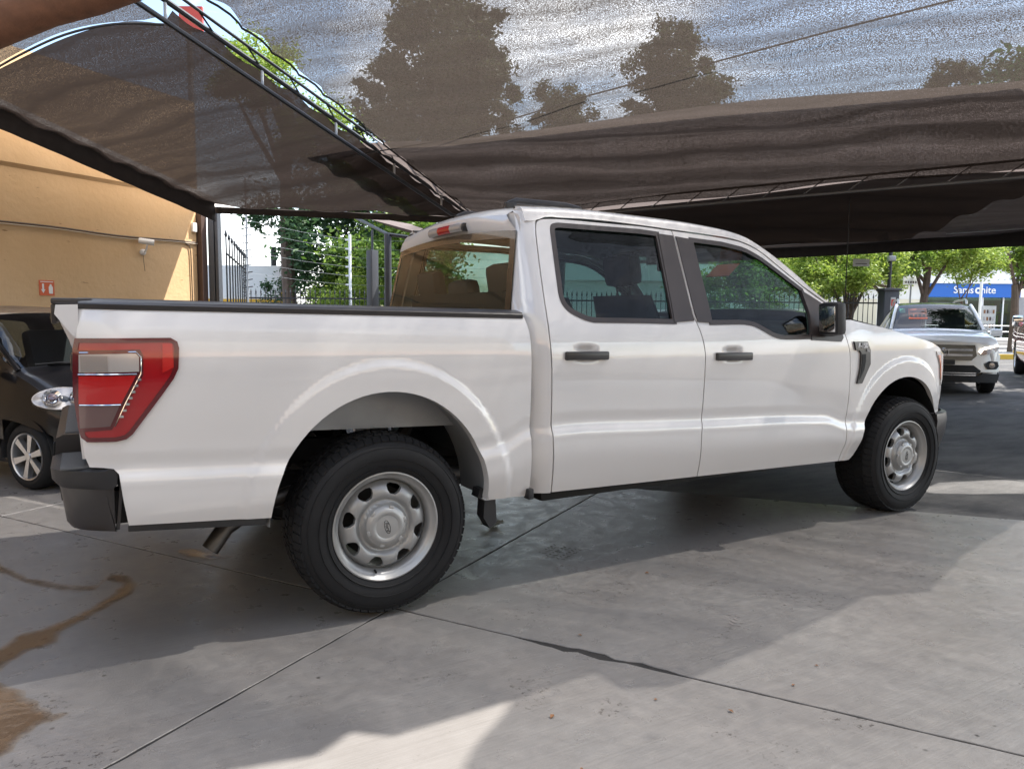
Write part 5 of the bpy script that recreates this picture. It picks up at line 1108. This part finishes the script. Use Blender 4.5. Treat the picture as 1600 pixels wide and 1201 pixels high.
fpoly('bumper_skin', [(-.86, .42), (.86, .42), (.88, .70), (.80, .80), (.5, .93), (-.5, .93), (-.80, .80), (-.88, .70)], 'car_white', .0)
gg = fpoly('grille', [(-.42, .62), (.42, .62), (.50, .70), (.47, .885), (-.47, .885), (-.50, .70)], 'gloss_black', .03)
for z in (.71, .80): fgrid('grille_bar', -.43, .43, z-.018, z+.018, 'chrome', .055-.12*(z-.6), gg)
h = B(); h.lathe([(.075, 0), (.07, .012), (.06, .012), (.055, 0)], 28, (fx(0)+.05, 0, .755), axis='x'); h.build('badge_ring', 'chrome', gg)
for k in range(3):
    a = R(90+120*k); h = B(); h.tube([(fx(0)+.058, 0, .755), (fx(0)+.058, .06*math.cos(a), .755+.06*math.sin(a))], .007, 5); h.build('badge_point', 'chrome', gg)
fpoly('lower_grille', [(-.50, .36), (.50, .36), (.58, .44), (.46, .535), (-.46, .535), (-.58, .44)], 'under', .02)
for z0, z1 in ((.355, .375), (.395, .41)): fgrid('skid_trim', -.50, .50, z0, z1, 'chrome', .05)
fpoly('bumper_lip', [(-.84, .24), (.84, .24), (.88, .38), (.60, .40), (.55, .35), (-.55, .35), (-.60, .40), (-.88, .38)], 'under', .015)
fgrid('plate', -.17, .17, .545, .625, 'dark_window', .045)
for sd in (-1, 1):
    q = empty('headlamp', (0, 0, 0), parent=gl_)
    fpoly('lamp_lens', [(sd*.53, .74), (sd*.60, .70), (sd*.80, .755), (sd*.865, .83), (sd*.84, .90), (sd*.60, .855)], 'lamp_glass', .035, q)
    fpoly('lamp_back', [(sd*.535, .745), (sd*.60, .71), (sd*.795, .76), (sd*.855, .83), (sd*.835, .89), (sd*.60, .85)], 'lens_smoke', .015, q)
    fpoly('light_bar', [(sd*.54, .765), (sd*.56, .735), (sd*.60, .80), (sd*.84, .865), (sd*.83, .89), (sd*.60, .845)], 'lamp_lit', .025, q)
    q = empty('fog_pocket', (0, 0, 0), parent=gl_)
    fpoly('pocket', [(sd*.63, .56), (sd*.68, .47), (sd*.82, .47), (sd*.86, .52), (sd*.84, .60), (sd*.70, .61)], 'under', .02, q)
    h = B(); h.lathe([(0, .02), (.045, .015), (.05, 0)], 16, (fx(.75)+.04, sd*.745, .535), axis='x'); h.build('fog_lens', 'lens_clear', q)
    h = B(); h.box((.78, sd*1.01, 1.08), (.12, .20, .14), None, .045); h.build('door_mirror', 'car_white', gl_)
    h = B(); h.tube([(.05, sd*.60, 1.63), (.0, sd*.60, 1.70), (-.2, sd*.60, 1.72), (-1.5, sd*.59, 1.71), (-1.8, sd*.58, 1.64)], .02, 8); h.build('roof_rail', 'alloy', gl_)
    h = B(); h.tube([(1.03, sd*.775, 1.12), (.60, sd*.70, 1.42), (.25, sd*.645, 1.60)], .03, 8); h.build('windshield_pillar', 'car_white', gl_)
def wsheet(name, y0, y1, t0, t1, m, par=gl_, d=.018):
    a = Vector((1.02, 0, 1.13)); c = Vector((.25, 0, 1.60)); nn = Vector((.52, 0, .85)); f = lambda y, t: a.lerp(c, t)+Vector((0, y, 0))+nn*(d+.02*(1-(y/.7)**2))
    return ob(name, [f(y0, t0), f(y1, t0), f(y1, t1), f(y0, t1)], [[0, 1, 2, 3]], m, par, smooth=False)
wsheet('price_sheet', -.45, -.13, .36, .80, 'price_orange'); 
for k in range(4): wsheet('price_mark', -.42+.07*k, -.375+.07*k, .44, .54, 'ink', d=.022)
wsheet('price_mark', -.42, -.17, .64, .69, 'ink', d=.022)
wsheet('permit_sticker', -.60, -.50, .62, .80, 'green_sticker')
for y in (-.38, .38): h = B(); h.box((-.05, y, 1.12), (.12, .46, .7), (0, R(-12), 0), .06); h.box((-.14, y, 1.48), (.1, .26, .18), None, .04); h.build('seat_back', 'seat_cloth', gl_)
h = B(); h.box((.85, 0, 1.0), (.4, 1.5, .14), None, .04); h.build('dashboard', 'interior', gl_)

# ---- red pickup at the edge
stP = [(2.75, .70, .40, .78, .92, .56, 'H'), (2.70, .88, .36, .98, 1.06, .74, 'H'), (2.5, .96, .34, 1.10, 1.16, .80, 'H'), (1.5, .98, .34, 1.16, 1.24, .82, 'H'), (1.15, .985, .34, 1.18, 1.28, .82, 'W'), (.75, .985, .34, 1.2, 1.60, .74, 'W'), (.45, .985, .34, 1.2, 1.80, .68, 'S'), (-.3, .985, .34, 1.2, 1.85, .68, 'S'), (-1.0, .985, .34, 1.2, 1.82, .68, 'P'), (-1.2, .985, .34, 1.2, 1.60, .72, 'R'), (-1.3, .985, .36, 1.24, 1.30, .82, 'H'), (-2.6, .985, .40, 1.26, 1.32, .84, 'H'), (-2.75, .96, .44, 1.2, 1.26, .82, 'H')]
PH = Vector((-.866, -.50, 0)).normalized(); PR = Vector((PH.y, -PH.x, 0))
ploc = Vector((16.0, 4.15, -.016))-PH*1.70-PR*.92
pk = car('red_pickup', 'dark red pickup truck with chrome door mirror standing near the street', 'pickup truck', stP, tuple(ploc), PH, 'red_paint', 1.0, None, (1.70, -1.55), .40)
for x in (1.70, -1.55):
    arch_ring(pk, x, .40, .97)
    for sd in (-1, 1): car_wheel(pk, x, sd*.965, .40, .26, sd, 6, 'alloy', .62)
for sd in (-1, 1):
    h = B(); h.box((.95, sd*1.13, 1.30), (.12, .20, .24), None, .04); h.box((.95, sd*1.0, 1.24), (.06, .14, .06), None, .01); h.build('door_mirror', 'chrome', pk)
    h = B(); h.box((2.60, sd*.80, .95), (.16, .26, .22), None, .04); h.build('headlamp', 'lens_clear', pk)
h = B(); h.box((2.72, 0, .88), (.06, 1.1, .34), None, .03); h.build('grille', 'chrome', pk)

# ================================================================== TREES
def leaf_mesh(n, rx, rz, seed, size, clumps=26, flat=.75, m='leaf_mid', hollow=.35, c0=.18, c1=.36):
    r_ = np.random.default_rng(seed); cs = []
    for k in range(clumps):
        d = r_.normal(size=3); d /= np.linalg.norm(d); q = r_.uniform(hollow, 1)**.6; cs.append((d*np.array([rx, rx, rz])*q, r_.uniform(c0, c1)*rx))
    V = []; F = []
    for k in range(n):
        c, s = cs[r_.integers(len(cs))]; d = r_.normal(size=3); p = c+d*s*.58*np.array([1, 1, flat])
        u = r_.normal(size=3); u[2] *= .6; u /= np.linalg.norm(u); v = np.cross(u, r_.normal(size=3)); v /= np.linalg.norm(v)+1e-6; a = size*r_.uniform(.6, 1.3); k0 = len(V)
        V += [tuple(p-u*a), tuple(p-v*a*.45+u*a*.1), tuple(p+u*a), tuple(p+v*a*.45+u*a*.1)]; F.append([k0, k0+1, k0+2, k0+3])
    me = bpy.data.meshes.new('crown'); me.from_pydata(V, [], F); me.update(); me.materials.append(M[m]); return me, cs
def tree(label, base, th, lean, crowns, tr_, bark='bark', branches=5, seed=1, group=None):
    """base: ground point; th: trunk height; crowns: list of (mesh data, clump list, offset, scale)"""
    root = empty('tree', tuple(base)); tag(root, label, 'tree', group); rr = random.Random(seed)
    b = B(); top = Vector((lean[0], lean[1], th)); pts = [Vector((0, 0, -.1))+(top-Vector((0, 0, -.1)))*t+Vector((math.sin(t*4+seed)*.05*th/4, math.cos(t*3+seed)*.05*th/4, 0))*(1 if 0 < t < 1 else 0) for t in np.linspace(0, 1, 7)]
    b.tube(pts, [tr_*(1.25-.55*t) if t > .05 else tr_*1.5 for t in np.linspace(0, 1, 7)], 9); b.build('trunk', bark, root)
    for (me, cs, off, s) in crowns:
        o = bpy.data.objects.new('crown', me); col.objects.link(o); o.parent = root; o.location = off; o.scale = (s, s, s); o.rotation_euler = (0, 0, rr.uniform(0, 6.28)); Rz = Matrix.Rotation(o.rotation_euler.z, 3, 'Z')
        for k in range(branches):
            c = Rz@Vector(cs[k % len(cs)][0])*s+Vector(off); st = pts[4+(k % 3)]; md = st.lerp(c, .5)+Vector((rr.uniform(-.2, .2), rr.uniform(-.2, .2), .15)); h = B(); h.tube([st, md, c], [tr_*.45, tr_*.3, tr_*.08], 6); h.build('limb', bark, root)
    return root
C1 = leaf_mesh(9000, 1.7, 1.35, 1, .085, 30, m='leaf_light'); C2 = leaf_mesh(8000, 2.6, 2.2, 2, .12, 46, m='leaf_dark', c0=.12, c1=.28); C3 = leaf_mesh(13000, 2.1, 2.5, 3, .12, 60, m='leaf_olive', hollow=.15, c0=.10, c1=.27); C4 = leaf_mesh(8000, 1.9, 1.5, 4, .09, 26, m='leaf_mid')
def px(u, f): return (u-800)/1166.1*f
# dark tree mass behind the fence on the left
tree('big dark green tree beyond the railing, left of the posts', G(px(522, 25), 25), 3.2, (.2, 0), [(*C2, (0, 0, 3.9), .92), (*C2, (-.7, .3, 1.9), .55)], .11, 'bark_dark', 8, 1)
tree('dark green tree with slanting trunk just left of the canopy posts', G(px(566, 24), 24), 3.0, (-.6, .2), [(*C2, (.0, 0, 4.4), .85), (*C4, (.2, .2, 2.3), .75)], .13, 'bark_dark', 8, 2)
tree('slim green tree showing between the canopy posts and the cab', G(px(625, 22), 22), 3.0, (.2, 0), [(*C4, (0, 0, 2.9), .95)], .09, 'bark_dark', 6, 3)
tree('low yellow green bush tree behind the railing', G(px(545, 21.8), 21.8), 1.2, (.1, 0), [(*C1, (0, 0, 1.6), .62)], .06, 'bark_dark', 4, 4)
# tall trees seen through the large net
tree('tallest spreading tree seen through the large net', G(px(690, 30), 30), 9, (.3, 0), [(*C3, (0, 0, 11.6), 1.15), (*C3, (-1.6, .2, 9.2), .85), (*C3, (1.7, .3, 10.2), .85), (*C3, (.4, 0, 7.4), .8)], .32, 'bark_dark', 12, 5)
tree('shorter ragged tree between the two tallest ones through the net', G(px(868, 31), 31), 7.5, (.2, 0), [(*C3, (.1, 0, 9.3), .62), (*C3, (-.9, 0, 7.6), .6), (*C3, (.9, 0, 7.2), .6)], .22, 'bark_dark', 10, 6)
tree('tall dense tree with broken crown seen through the large net', G(px(1050, 31), 31), 8.5, (-.2, 0), [(*C3, (-.5, 0, 11.2), .78), (*C3, (-.3, 0, 8.8), .95), (*C3, (1.7, 0, 9.2), .8), (*C3, (.6, 0, 7.2), .8)], .28, 'bark_dark', 12, 7)
tree('small distant tree top showing above the second net layer', G(px(1460, 50), 50), 12, (0, 0), [(*C3, (0, 0, 15.6), 1.05), (*C3, (3.0, 0, 14.0), 1.0)], .2, 'bark_dark', 4, 8)
tree('round leafy tree beside the ladder truss gap', G(px(455, 24), 24), 8.0, (.0, 0), [(*C1, (-.9, 0, 8.6), .8), (*C1, (.9, 0, 7.0), .75), (*C1, (2.4, 0, 5.9), .7)], .2, 'bark', 5, 9)
# street trees on the right
tree('forked street tree with yellow green leaves behind the railing', G(px(1318, 20.5), 20.5), 1.6, (.25, 0), [(*C1, (-.6, 0, 2.75), .62), (*C1, (.5, 0, 2.85), .62)], .11, 'bark', 6, 10)
tree('street tree with bare leaning trunk behind the gate pillar', G(px(1432, 23), 23), 2.9, (.35, 0), [(*C4, (-.9, 0, 3.5), .6), (*C1, (.9, 0, 3.7), .68)], .13, 'bark', 2, 11)
tree('small round-crowned street tree in front of the blue shop sign', G(px(1497, 27), 27), 2.1, (0, 0), [(*C1, (0, 0, 3.75), .80)], .05, 'bark', 3, 12)
tree('street tree whose trunk stands by the right end of the blue shop sign', G(px(1582, 28), 28), 2.6, (-.2, 0), [(*C4, (.3, 0, 4.1), .95), (*C1, (1.4, 0, 3.9), .7)], .15, 'bark', 3, 13)
tree('dense leafy tree behind the cab roof and front door glass', G(px(1180, 24), 24), 1.8, (0, 0), [(*C4, (-1.2, 0, 2.3), .75), (*C1, (.7, 0, 2.7), .85)], .13, 'bark', 6, 14)
tree('wide pale green tree filling the gap behind the gate lamp', G(px(1395, 33), 33), 2.6, (0, 0), [(*C1, (0, 0, 3.9), .95), (*C1, (-2.4, 0, 3.7), .8)], .14, 'bark', 5, 16)
tree('leafy green tree at the back of the street by the wall', G(px(1270, 29), 29), 2.2, (0, 0), [(*C1, (0, 0, 3.2), .85)], .12, 'bark', 5, 17)

tree('broad green tree added mostly out of view to shade the white SUV', Vector((17.2, .6, 0)), 3.4, (-1.2, .9), [(*C2, (-3.2, 2.2, 4.75), .72), (*C2, (-1.9, 2.9, 4.9), .72), (*C2, (-1.6, .9, 5.0), .8)], .18, 'bark', 5, 21)  # invented tree, its crown set on the sun ray to shade the SUV
# ================================================================== FENCE, GATE PILLAR, POLES
FZ = 2.0
fr = empty('iron_railing', tuple(G(0, 20))); fr.rotation_euler = (0, 0, YAWC); tag(fr, 'black iron railing with spiked bars along the street side of the yard', 'railing')
bm_ = B(); bm_.tube([(0, 0, .05), (0, 0, 1.82)], .011, 5); bm_.add([(0, 0, 1.98), (.022, 0, 1.87), (0, .022, 1.87), (-.022, 0, 1.87), (0, -.022, 1.87), (0, 0, 1.80)], [[0, 1, 2], [0, 2, 3], [0, 3, 4], [0, 4, 1], [5, 2, 1], [5, 3, 2], [5, 4, 3], [5, 1, 4]])
bar0 = None
for k in range(130):
    x = px(386, 20)+k*.1315
    if x > px(1372, 20): break
    if bar0 is None: o = bar0 = bm_.build('bar', 'fence_black', fr, smooth=False)
    else: o = bar0.copy(); col.objects.link(o)
    o.location = (x, 0, 0)
for z in (1.72, .25):
    b = B(); b.box(((px(386, 20)+px(1372, 20))/2, 0, z), (px(1372, 20)-px(386, 20), .03, .04)); b.build('rail', 'fence_black', fr, smooth=False)
f2 = empty('tall_railing', tuple(G(px(357, 14.5), 14.5))); tag(f2, 'taller black railing with spiked tips next to the steel column', 'railing')
a0 = G(px(357, 14.5), 14.5); a1 = G(px(386, 19.9), 19.9); rel = a1-a0
for k in range(9):
    q = rel*(k/8); b = B(); b.tube([q, q+Vector((0, 0, 2.75))], .016, 6); b.add([q+Vector(v) for v in ((0, 0, 2.92), (.035, 0, 2.80), (0, .035, 2.80), (-.035, 0, 2.80), (0, -.035, 2.80), (0, 0, 2.72))], [[0, 1, 2], [0, 2, 3], [0, 3, 4], [0, 4, 1], [5, 2, 1], [5, 3, 2], [5, 4, 3], [5, 1, 4]]); b.build('bar', 'fence_black', f2, smooth=False)
for z in (2.45, .3): b = B(); b.tube([Vector((0, 0, z)), rel+Vector((0, 0, z))], .02, 6); b.build('rail', 'fence_black', f2)
for k in range(16):
    q = rel*.9+Vector((0, 0, 1.75+k*.09)); b = B()
    for a in range(3): d = Vector((math.cos(a*1.05+k), math.sin(a*1.05+k), .5)).normalized()*.07; b.tube([q-d, q+d], .006, 4)
    b.build('wire_barb', 'fence_black', f2)
ep = empty('electric_fence_post', tuple(G(px(389, 17.5), 17.5))); tag(ep, 'thin tall electric fence post carrying wires beside the column', 'post')
b = B(); b.tube([(0, 0, 0), (0, 0, 4.4)], .022, 6); b.build('shaft', 'galv', ep)
for k in range(14): b = B(); b.tube([RT*-.09+Vector((0, 0, 1.9+k*.17)), RT*.12+Vector((0, 0, 1.93+k*.17))], .012, 5); b.build('insulator', 'fence_black', ep)
ep2 = empty('electric_fence_post', tuple(G(px(548, 20.4), 20.4))); tag(ep2, 'white electric fence post in front of the dark trees', 'post')
b = B(); b.tube([(0, 0, 0), (0, 0, 3.45)], .04, 8); b.build('shaft', 'white_flat', ep2)
for k in range(6): b = B(); b.tube([RT*-.12+Vector((0, 0, 2.1+k*.24)), RT*.02+Vector((0, 0, 2.1+k*.24))], .025, 6); b.build('insulator', 'white_flat', ep2)
for k in range(6):
    z = 2.1+k*.24; b = B(); p0 = G(px(389, 17.5), 17.5, z+.15); p1 = G(px(548, 20.4), 20.4, z); p2 = G(px(800, 20.2), 20.2, z-.02); b.tube([p0, p0.lerp(p1, .5)+Vector((0, 0, -.03)), p1, p1.lerp(p2, .5)+Vector((0, 0, -.03)), p2], .0035, 4)
    tag(b.build('fence_wire', 'galv'), 'thin electric fence wire strung above the iron railing', 'wire', 'electric fence wires above the railing')
gp = empty('gate_pillar', tuple(G(px(1383, 19.6), 19.6))); gp.rotation_euler = (0, 0, YAWC); tag(gp, 'dark square gate pillar with a notice and lamp pole on top', 'pillar')
b = B(); b.box((0, 0, 1.02), (.38, .38, 2.04), None, .02); b.box((0, 0, 2.06), (.46, .46, .07), None, .02); b.build('shaft', 'post_grey', gp)
b = B(); b.tube([(0, 0, 2.08), (0, 0, 3.2)], .05, 8); b.build('pole', 'fence_black', gp)
b = B(); b.box((0, -.05, 2.86), (.18, .14, .13), None, .02); b.build('lamp_box', 'galv', gp)
b = B(); b.box((.03, -.195, 1.55), (.13, .01, .62)); b.build('notice', 'paper', gp, smooth=False)
b = B(); b.box((.03, -.203, 1.72), (.10, .004, .16)); b.build('notice_print', 'red_tip', gp, smooth=False)
wp2 = empty('net_drop_wire', tuple(G(px(1316, 9), 9))); tag(wp2, 'thin vertical wire hanging from the net beside the cab', 'wire')
b = B(); b.tube([(0, 0, 1.2), (0, 0, 2.74)], .006, 5); b.build('strand', 'cord', wp2)
ps = empty('paper_sign', tuple(G(px(1338, 13.2), 13.2, 2.28))); ps.rotation_euler = (0, 0, YAWC); tag(ps, 'white paper sign hanging under the valance of the flat net', 'sign')
b = B(); b.box((0, 0, .0), (.29, .006, .13)); b.build('sheet', 'paper', ps, smooth=False)
for q in (-.1, .1): b = B(); b.tube([(q, 0, .06), (q, 0, .25)], .004, 4); b.build('string', 'cord', ps)
b = B(); b.box((0, -.0045, -.02), (.2, .002, .012)); b.build('print', 'ink', ps, smooth=False)

# ================================================================== BUILDINGS AND STREET
def blk(name, r0, r1, f0, f1, z0, z1, m, par, o=(0, 0)):
    b = B(); V = [G(r, f, z)-G(*o) for r in (r0, r1) for f in (f0, f1) for z in (z0, z1)]
    b.add(V, [[0, 1, 3, 2], [4, 6, 7, 5], [0, 4, 5, 1], [2, 3, 7, 6], [0, 2, 6, 4], [1, 5, 7, 3]]); return b.build(name, m, par, recalc=True, smooth=False)
# far left white boundary wall
o_ = (px(360, 26), 26); bw = empty('white_wall', tuple(G(*o_))); tag(bw, 'white boundary wall with yellow base band and red tipped corner post', 'wall')
blk('wall_face', px(180, 26), px(456, 26), 26, 26.3, 0, 2.95, 'white_flat', bw, o_); blk('base_band', px(180, 26), px(457, 26), 25.96, 26, 0, 1.72, 'cream_wall', bw, o_); blk('yellow_line', px(180, 26), px(457, 26), 25.94, 25.96, 1.70, 1.80, 'yellow_band', bw, o_)
blk('corner_post', px(442, 25.8), px(446, 25.8), 25.8, 25.9, 0, 2.95, 'red_tip', bw, o_); blk('corner_post_base', px(441, 25.78), px(447, 25.78), 25.7, 25.8, 0, 2.2, 'yellow_band', bw, o_)
b = B(); b.tube([G(px(430, 26.2), 26.2, 2.9)-G(*o_), G(px(430, 26.2), 26.2, 3.6)-G(*o_)], .1, 8); b.build('chimney_pipe', 'fence_black', bw)
# shop across the street
F0 = 38.; o_ = (px(1440, F0), F0); sb = empty('shop_building', tuple(G(*o_))); tag(sb, 'long white shop building across the street with a blue fascia sign', 'building')
X = lambda u: px(u, F0)
blk('wall_left', X(880), X(1441), F0, F0+6, 0, 3.1, 'white_wall', sb, o_); blk('wall_right', X(1583), X(1900), F0, F0+6, 0, 2.45, 'grey_wall', sb, o_)
blk('upper_band', X(880), X(1900), F0-.35, F0+6, 3.1, 3.95, 'white_flat', sb, o_); blk('brown_band', X(880), X(1900), F0-.36, F0-.1, 3.95, 4.12, 'column_brown', sb, o_); blk('upper_storey', X(880), X(1900), F0+.6, F0+6, 4.12, 5.4, 'grey_wall', sb, o_)  # plain dark brown strip above the white upper band
fa = blk('fascia', X(1441), X(1583), F0-.25, F0+.1, 2.42, 3.09, 'blue_sign', sb, o_)
for tx_, du in (('Sams', -.62), ('nite', .62)): text_mesh('shop_lettering', tx_, .50, 'white_flat', sb, frame(G(X(1513)+du, F0-.27, 2.77)-G(*o_), RT, (0, 0, 1)), .01, bold=.004)
b = B(); b.lathe([(.16, -.02), (.16, .02), (.075, .02), (.075, -.02), (.16, -.02)], 20, axis='y'); c_ = b.build('lettering_roundel', 'white_flat', sb); c_.location = G(X(1513)+.10, F0-.28, 2.75)-G(*o_); c_.rotation_euler = (0, 0, YAWC)
blk('shop_back', X(1441), X(1583), F0+2.2, F0+2.4, 0, 2.4, 'grey_wall', sb, o_); blk('shop_floor', X(1441), X(1583), F0, F0+2.2, 0, .35, 'white_wall', sb, o_); blk('shop_ceiling', X(1441), X(1583), F0+.1, F0+2.2, 2.3, 2.42, 'white_wall', sb, o_)
for u in (1441, 1528, 1560, 1581): blk('mullion', X(u), X(u+2), F0-.05, F0+.05, .35, 2.42, 'white_flat', sb, o_)
for u0, u1 in ((1443, 1528), (1530, 1560), (1562, 1581)): blk('pane', X(u0), X(u1), F0, F0+.02, .35, 2.4, 'glass_front', sb, o_)
blk('poster', X(1527), X(1549), F0-.12, F0-.1, .75, 2.0, 'paper', sb, o_)
for i in range(4):
    for j in range(3): blk('poster_print', X(1530+i*4.6), X(1532.6+i*4.6), F0-.135, F0-.125, .9+j*.36, 1.08+j*.36, ['ink', 'grey_wall', 'leaf_brown'][(i+j) % 3], sb, o_)
P('luggage_pink', (.55, .06, .12), .4); P('luggage_blue', (.03, .10, .30), .4); P('luggage_yellow', (.6, .35, .03), .4)
_k = 0
for z in (.5, 1.1, 1.7):
    blk('shelf', X(1550), X(1580), F0+.4, F0+.9, z-.06, z, 'yellow_paint', sb, o_)
    for u in (1552, 1559, 1566, 1573):
        blk('suitcase', X(u), X(u+5), F0+.45, F0+.75, z, z+.42, ['luggage_pink', 'luggage_blue', 'luggage_yellow', 'white_flat'][(_k*5+_k//3) % 4], sb, o_); _k += 1
for u in (1450, 1462, 1474, 1490, 1505): blk('suitcase', X(u), X(u+8), F0+.8, F0+1.2, .35, 1.0+.1*(u % 3), ['luggage_blue', 'ink', 'luggage_pink'][u % 3], sb, o_)
for u0, u1 in ((1245, 1290), (1310, 1365), (1400, 1436)): blk('shutter', X(u0), X(u1), F0-.06, F0, 0, 2.3, 'cream_wall', sb, o_)
for r0 in np.arange(X(900), X(1880), 3.2): blk('window', r0, r0+1.8, F0+.55, F0+.6, 4.35, 5.15, 'dark_window', sb, o_)
# steps and kerb
o_ = (px(1540, 34), 34); stp = empty('shop_steps', tuple(G(*o_))); tag(stp, 'low concrete steps with handrail before the shop', 'steps')
for k in range(3): blk('step', px(1430, 35), px(1640, 35), 34.6+k*.35, 38-.3, -.016+.12*k, .12*(k+1), 'kerb', stp, o_)
for u in (1500, 1540, 1578): b = B(); b.tube([G(px(u, 34.6), 34.6, .1)-G(*o_), G(px(u, 34.6), 34.6, 1.05)-G(*o_)], .03, 6); b.build('handrail_post', 'galv', stp)
for z in (.45, .75, 1.02): b = B(); b.tube([G(px(1430, 34.6), 34.6, z)-G(*o_), G(px(1640, 34.6), 34.6, z)-G(*o_)], .025, 6); b.build('handrail', 'galv', stp)
def strip_(name, r0, r1, f0, f1, z0, z1, m, label=None):
    o = blk(name, r0, r1, f0, f1, z0, z1, m, None); o.location = O0+Vector((0, 0, 0)) if False else G(0, 0); tag(o, kind='structure'); return o
strip_('pavement', px(1250, 27), 30, 25.2, 28.2, -.02, .11, 'kerb'); strip_('far_pavement', -20, 45, 33.0, 34.6, -.02, .11, 'kerb')
P('street', (.30, .29, .28), .85, var=.12, vs=3)
strip_('road', -10, 60, 28.2, 33, -.03, -.008, 'street')
strip_('yellow_kerb', px(1250, 27), 30, 25.05, 25.2, -.02, .15, 'yellow_paint')
sg2 = empty('street_sign', tuple(G(px(1418, 24.5), 24.5))); sg2.rotation_euler = (0, 0, YAWC); tag(sg2, 'pale rectangular sign on a pole behind the leaning tree trunk', 'sign')
b = B(); b.box((0, 0, 2.55), (.56, .03, .27)); b.build('board', 'paper', sg2, smooth=False); b = B(); b.tube([(0, .04, 0), (0, .04, 2.7)], .03, 6); b.build('pole', 'galv', sg2)
for k in range(6): b = B(); b.box((-.2+.08*k, -.018, 2.50), (.05, .004, .07)); b.build('print', 'ink', sg2, smooth=False)
lp = empty('lamp_post', tuple(G(px(1526, 33), 33))); tag(lp, 'slim pale lamp post standing before the blue fascia', 'post'); b = B(); b.tube([(0, 0, 0), (0, 0, 3.6)], .06, 8); b.build('shaft', 'white_flat', lp)
b = B(); b.box((0, 0, 3.7), (.3, .3, .2), None, .05); b.build('head', 'white_flat', lp)
bx_ = blk('red_board', px(295, 40), px(330, 40), 40, 40.2, 15.8, 17.0, 'red_tip', None); bx_.location = G(0, 0); tag(bx_, 'small red hoarding high beyond the ladder truss', 'hoarding')
b = B(); b.tube([G(px(310, 40.4), 40.4, 0), G(px(310, 40.4), 40.4, 16)], .15, 8); tag(b.build('hoarding_mast', 'galv'), 'grey mast carrying the small red hoarding', 'mast')
# building behind the photographer: tiled eave over dark glazed front
o_ = (0, -9); ob_ = empty('office_building', tuple(G(*o_))); tag(ob_, 'office building behind the photographer with tan tiled eave', 'building')
blk('wall', -30, 25, -10.5, -10, 0, 3.0, 'grey_wall', ob_, o_); blk('upper_wall', -30, 25, -11.5, -11, 3.0, 9.5, 'cream_wall', ob_, o_)
b = B(); V = [G(-30, -8.6, 2.55)-G(*o_), G(25, -8.6, 2.55)-G(*o_), G(25, -11.0, 3.7)-G(*o_), G(-30, -11.0, 3.7)-G(*o_), G(-30, -8.6, 2.4)-G(*o_), G(25, -8.6, 2.4)-G(*o_), G(25, -11, 2.4)-G(*o_), G(-30, -11, 2.4)-G(*o_)]
b.add(V, [[0, 1, 2, 3], [4, 5, 1, 0], [4, 7, 6, 5]]); b.build('tiled_eave', 'tan_tile', ob_, recalc=True, smooth=False)
for k in range(18): blk('glazing', -29+k*3, -29+k*3+2.3, -10.02, -9.98, .2, 2.3, 'dark_window', ob_, o_)
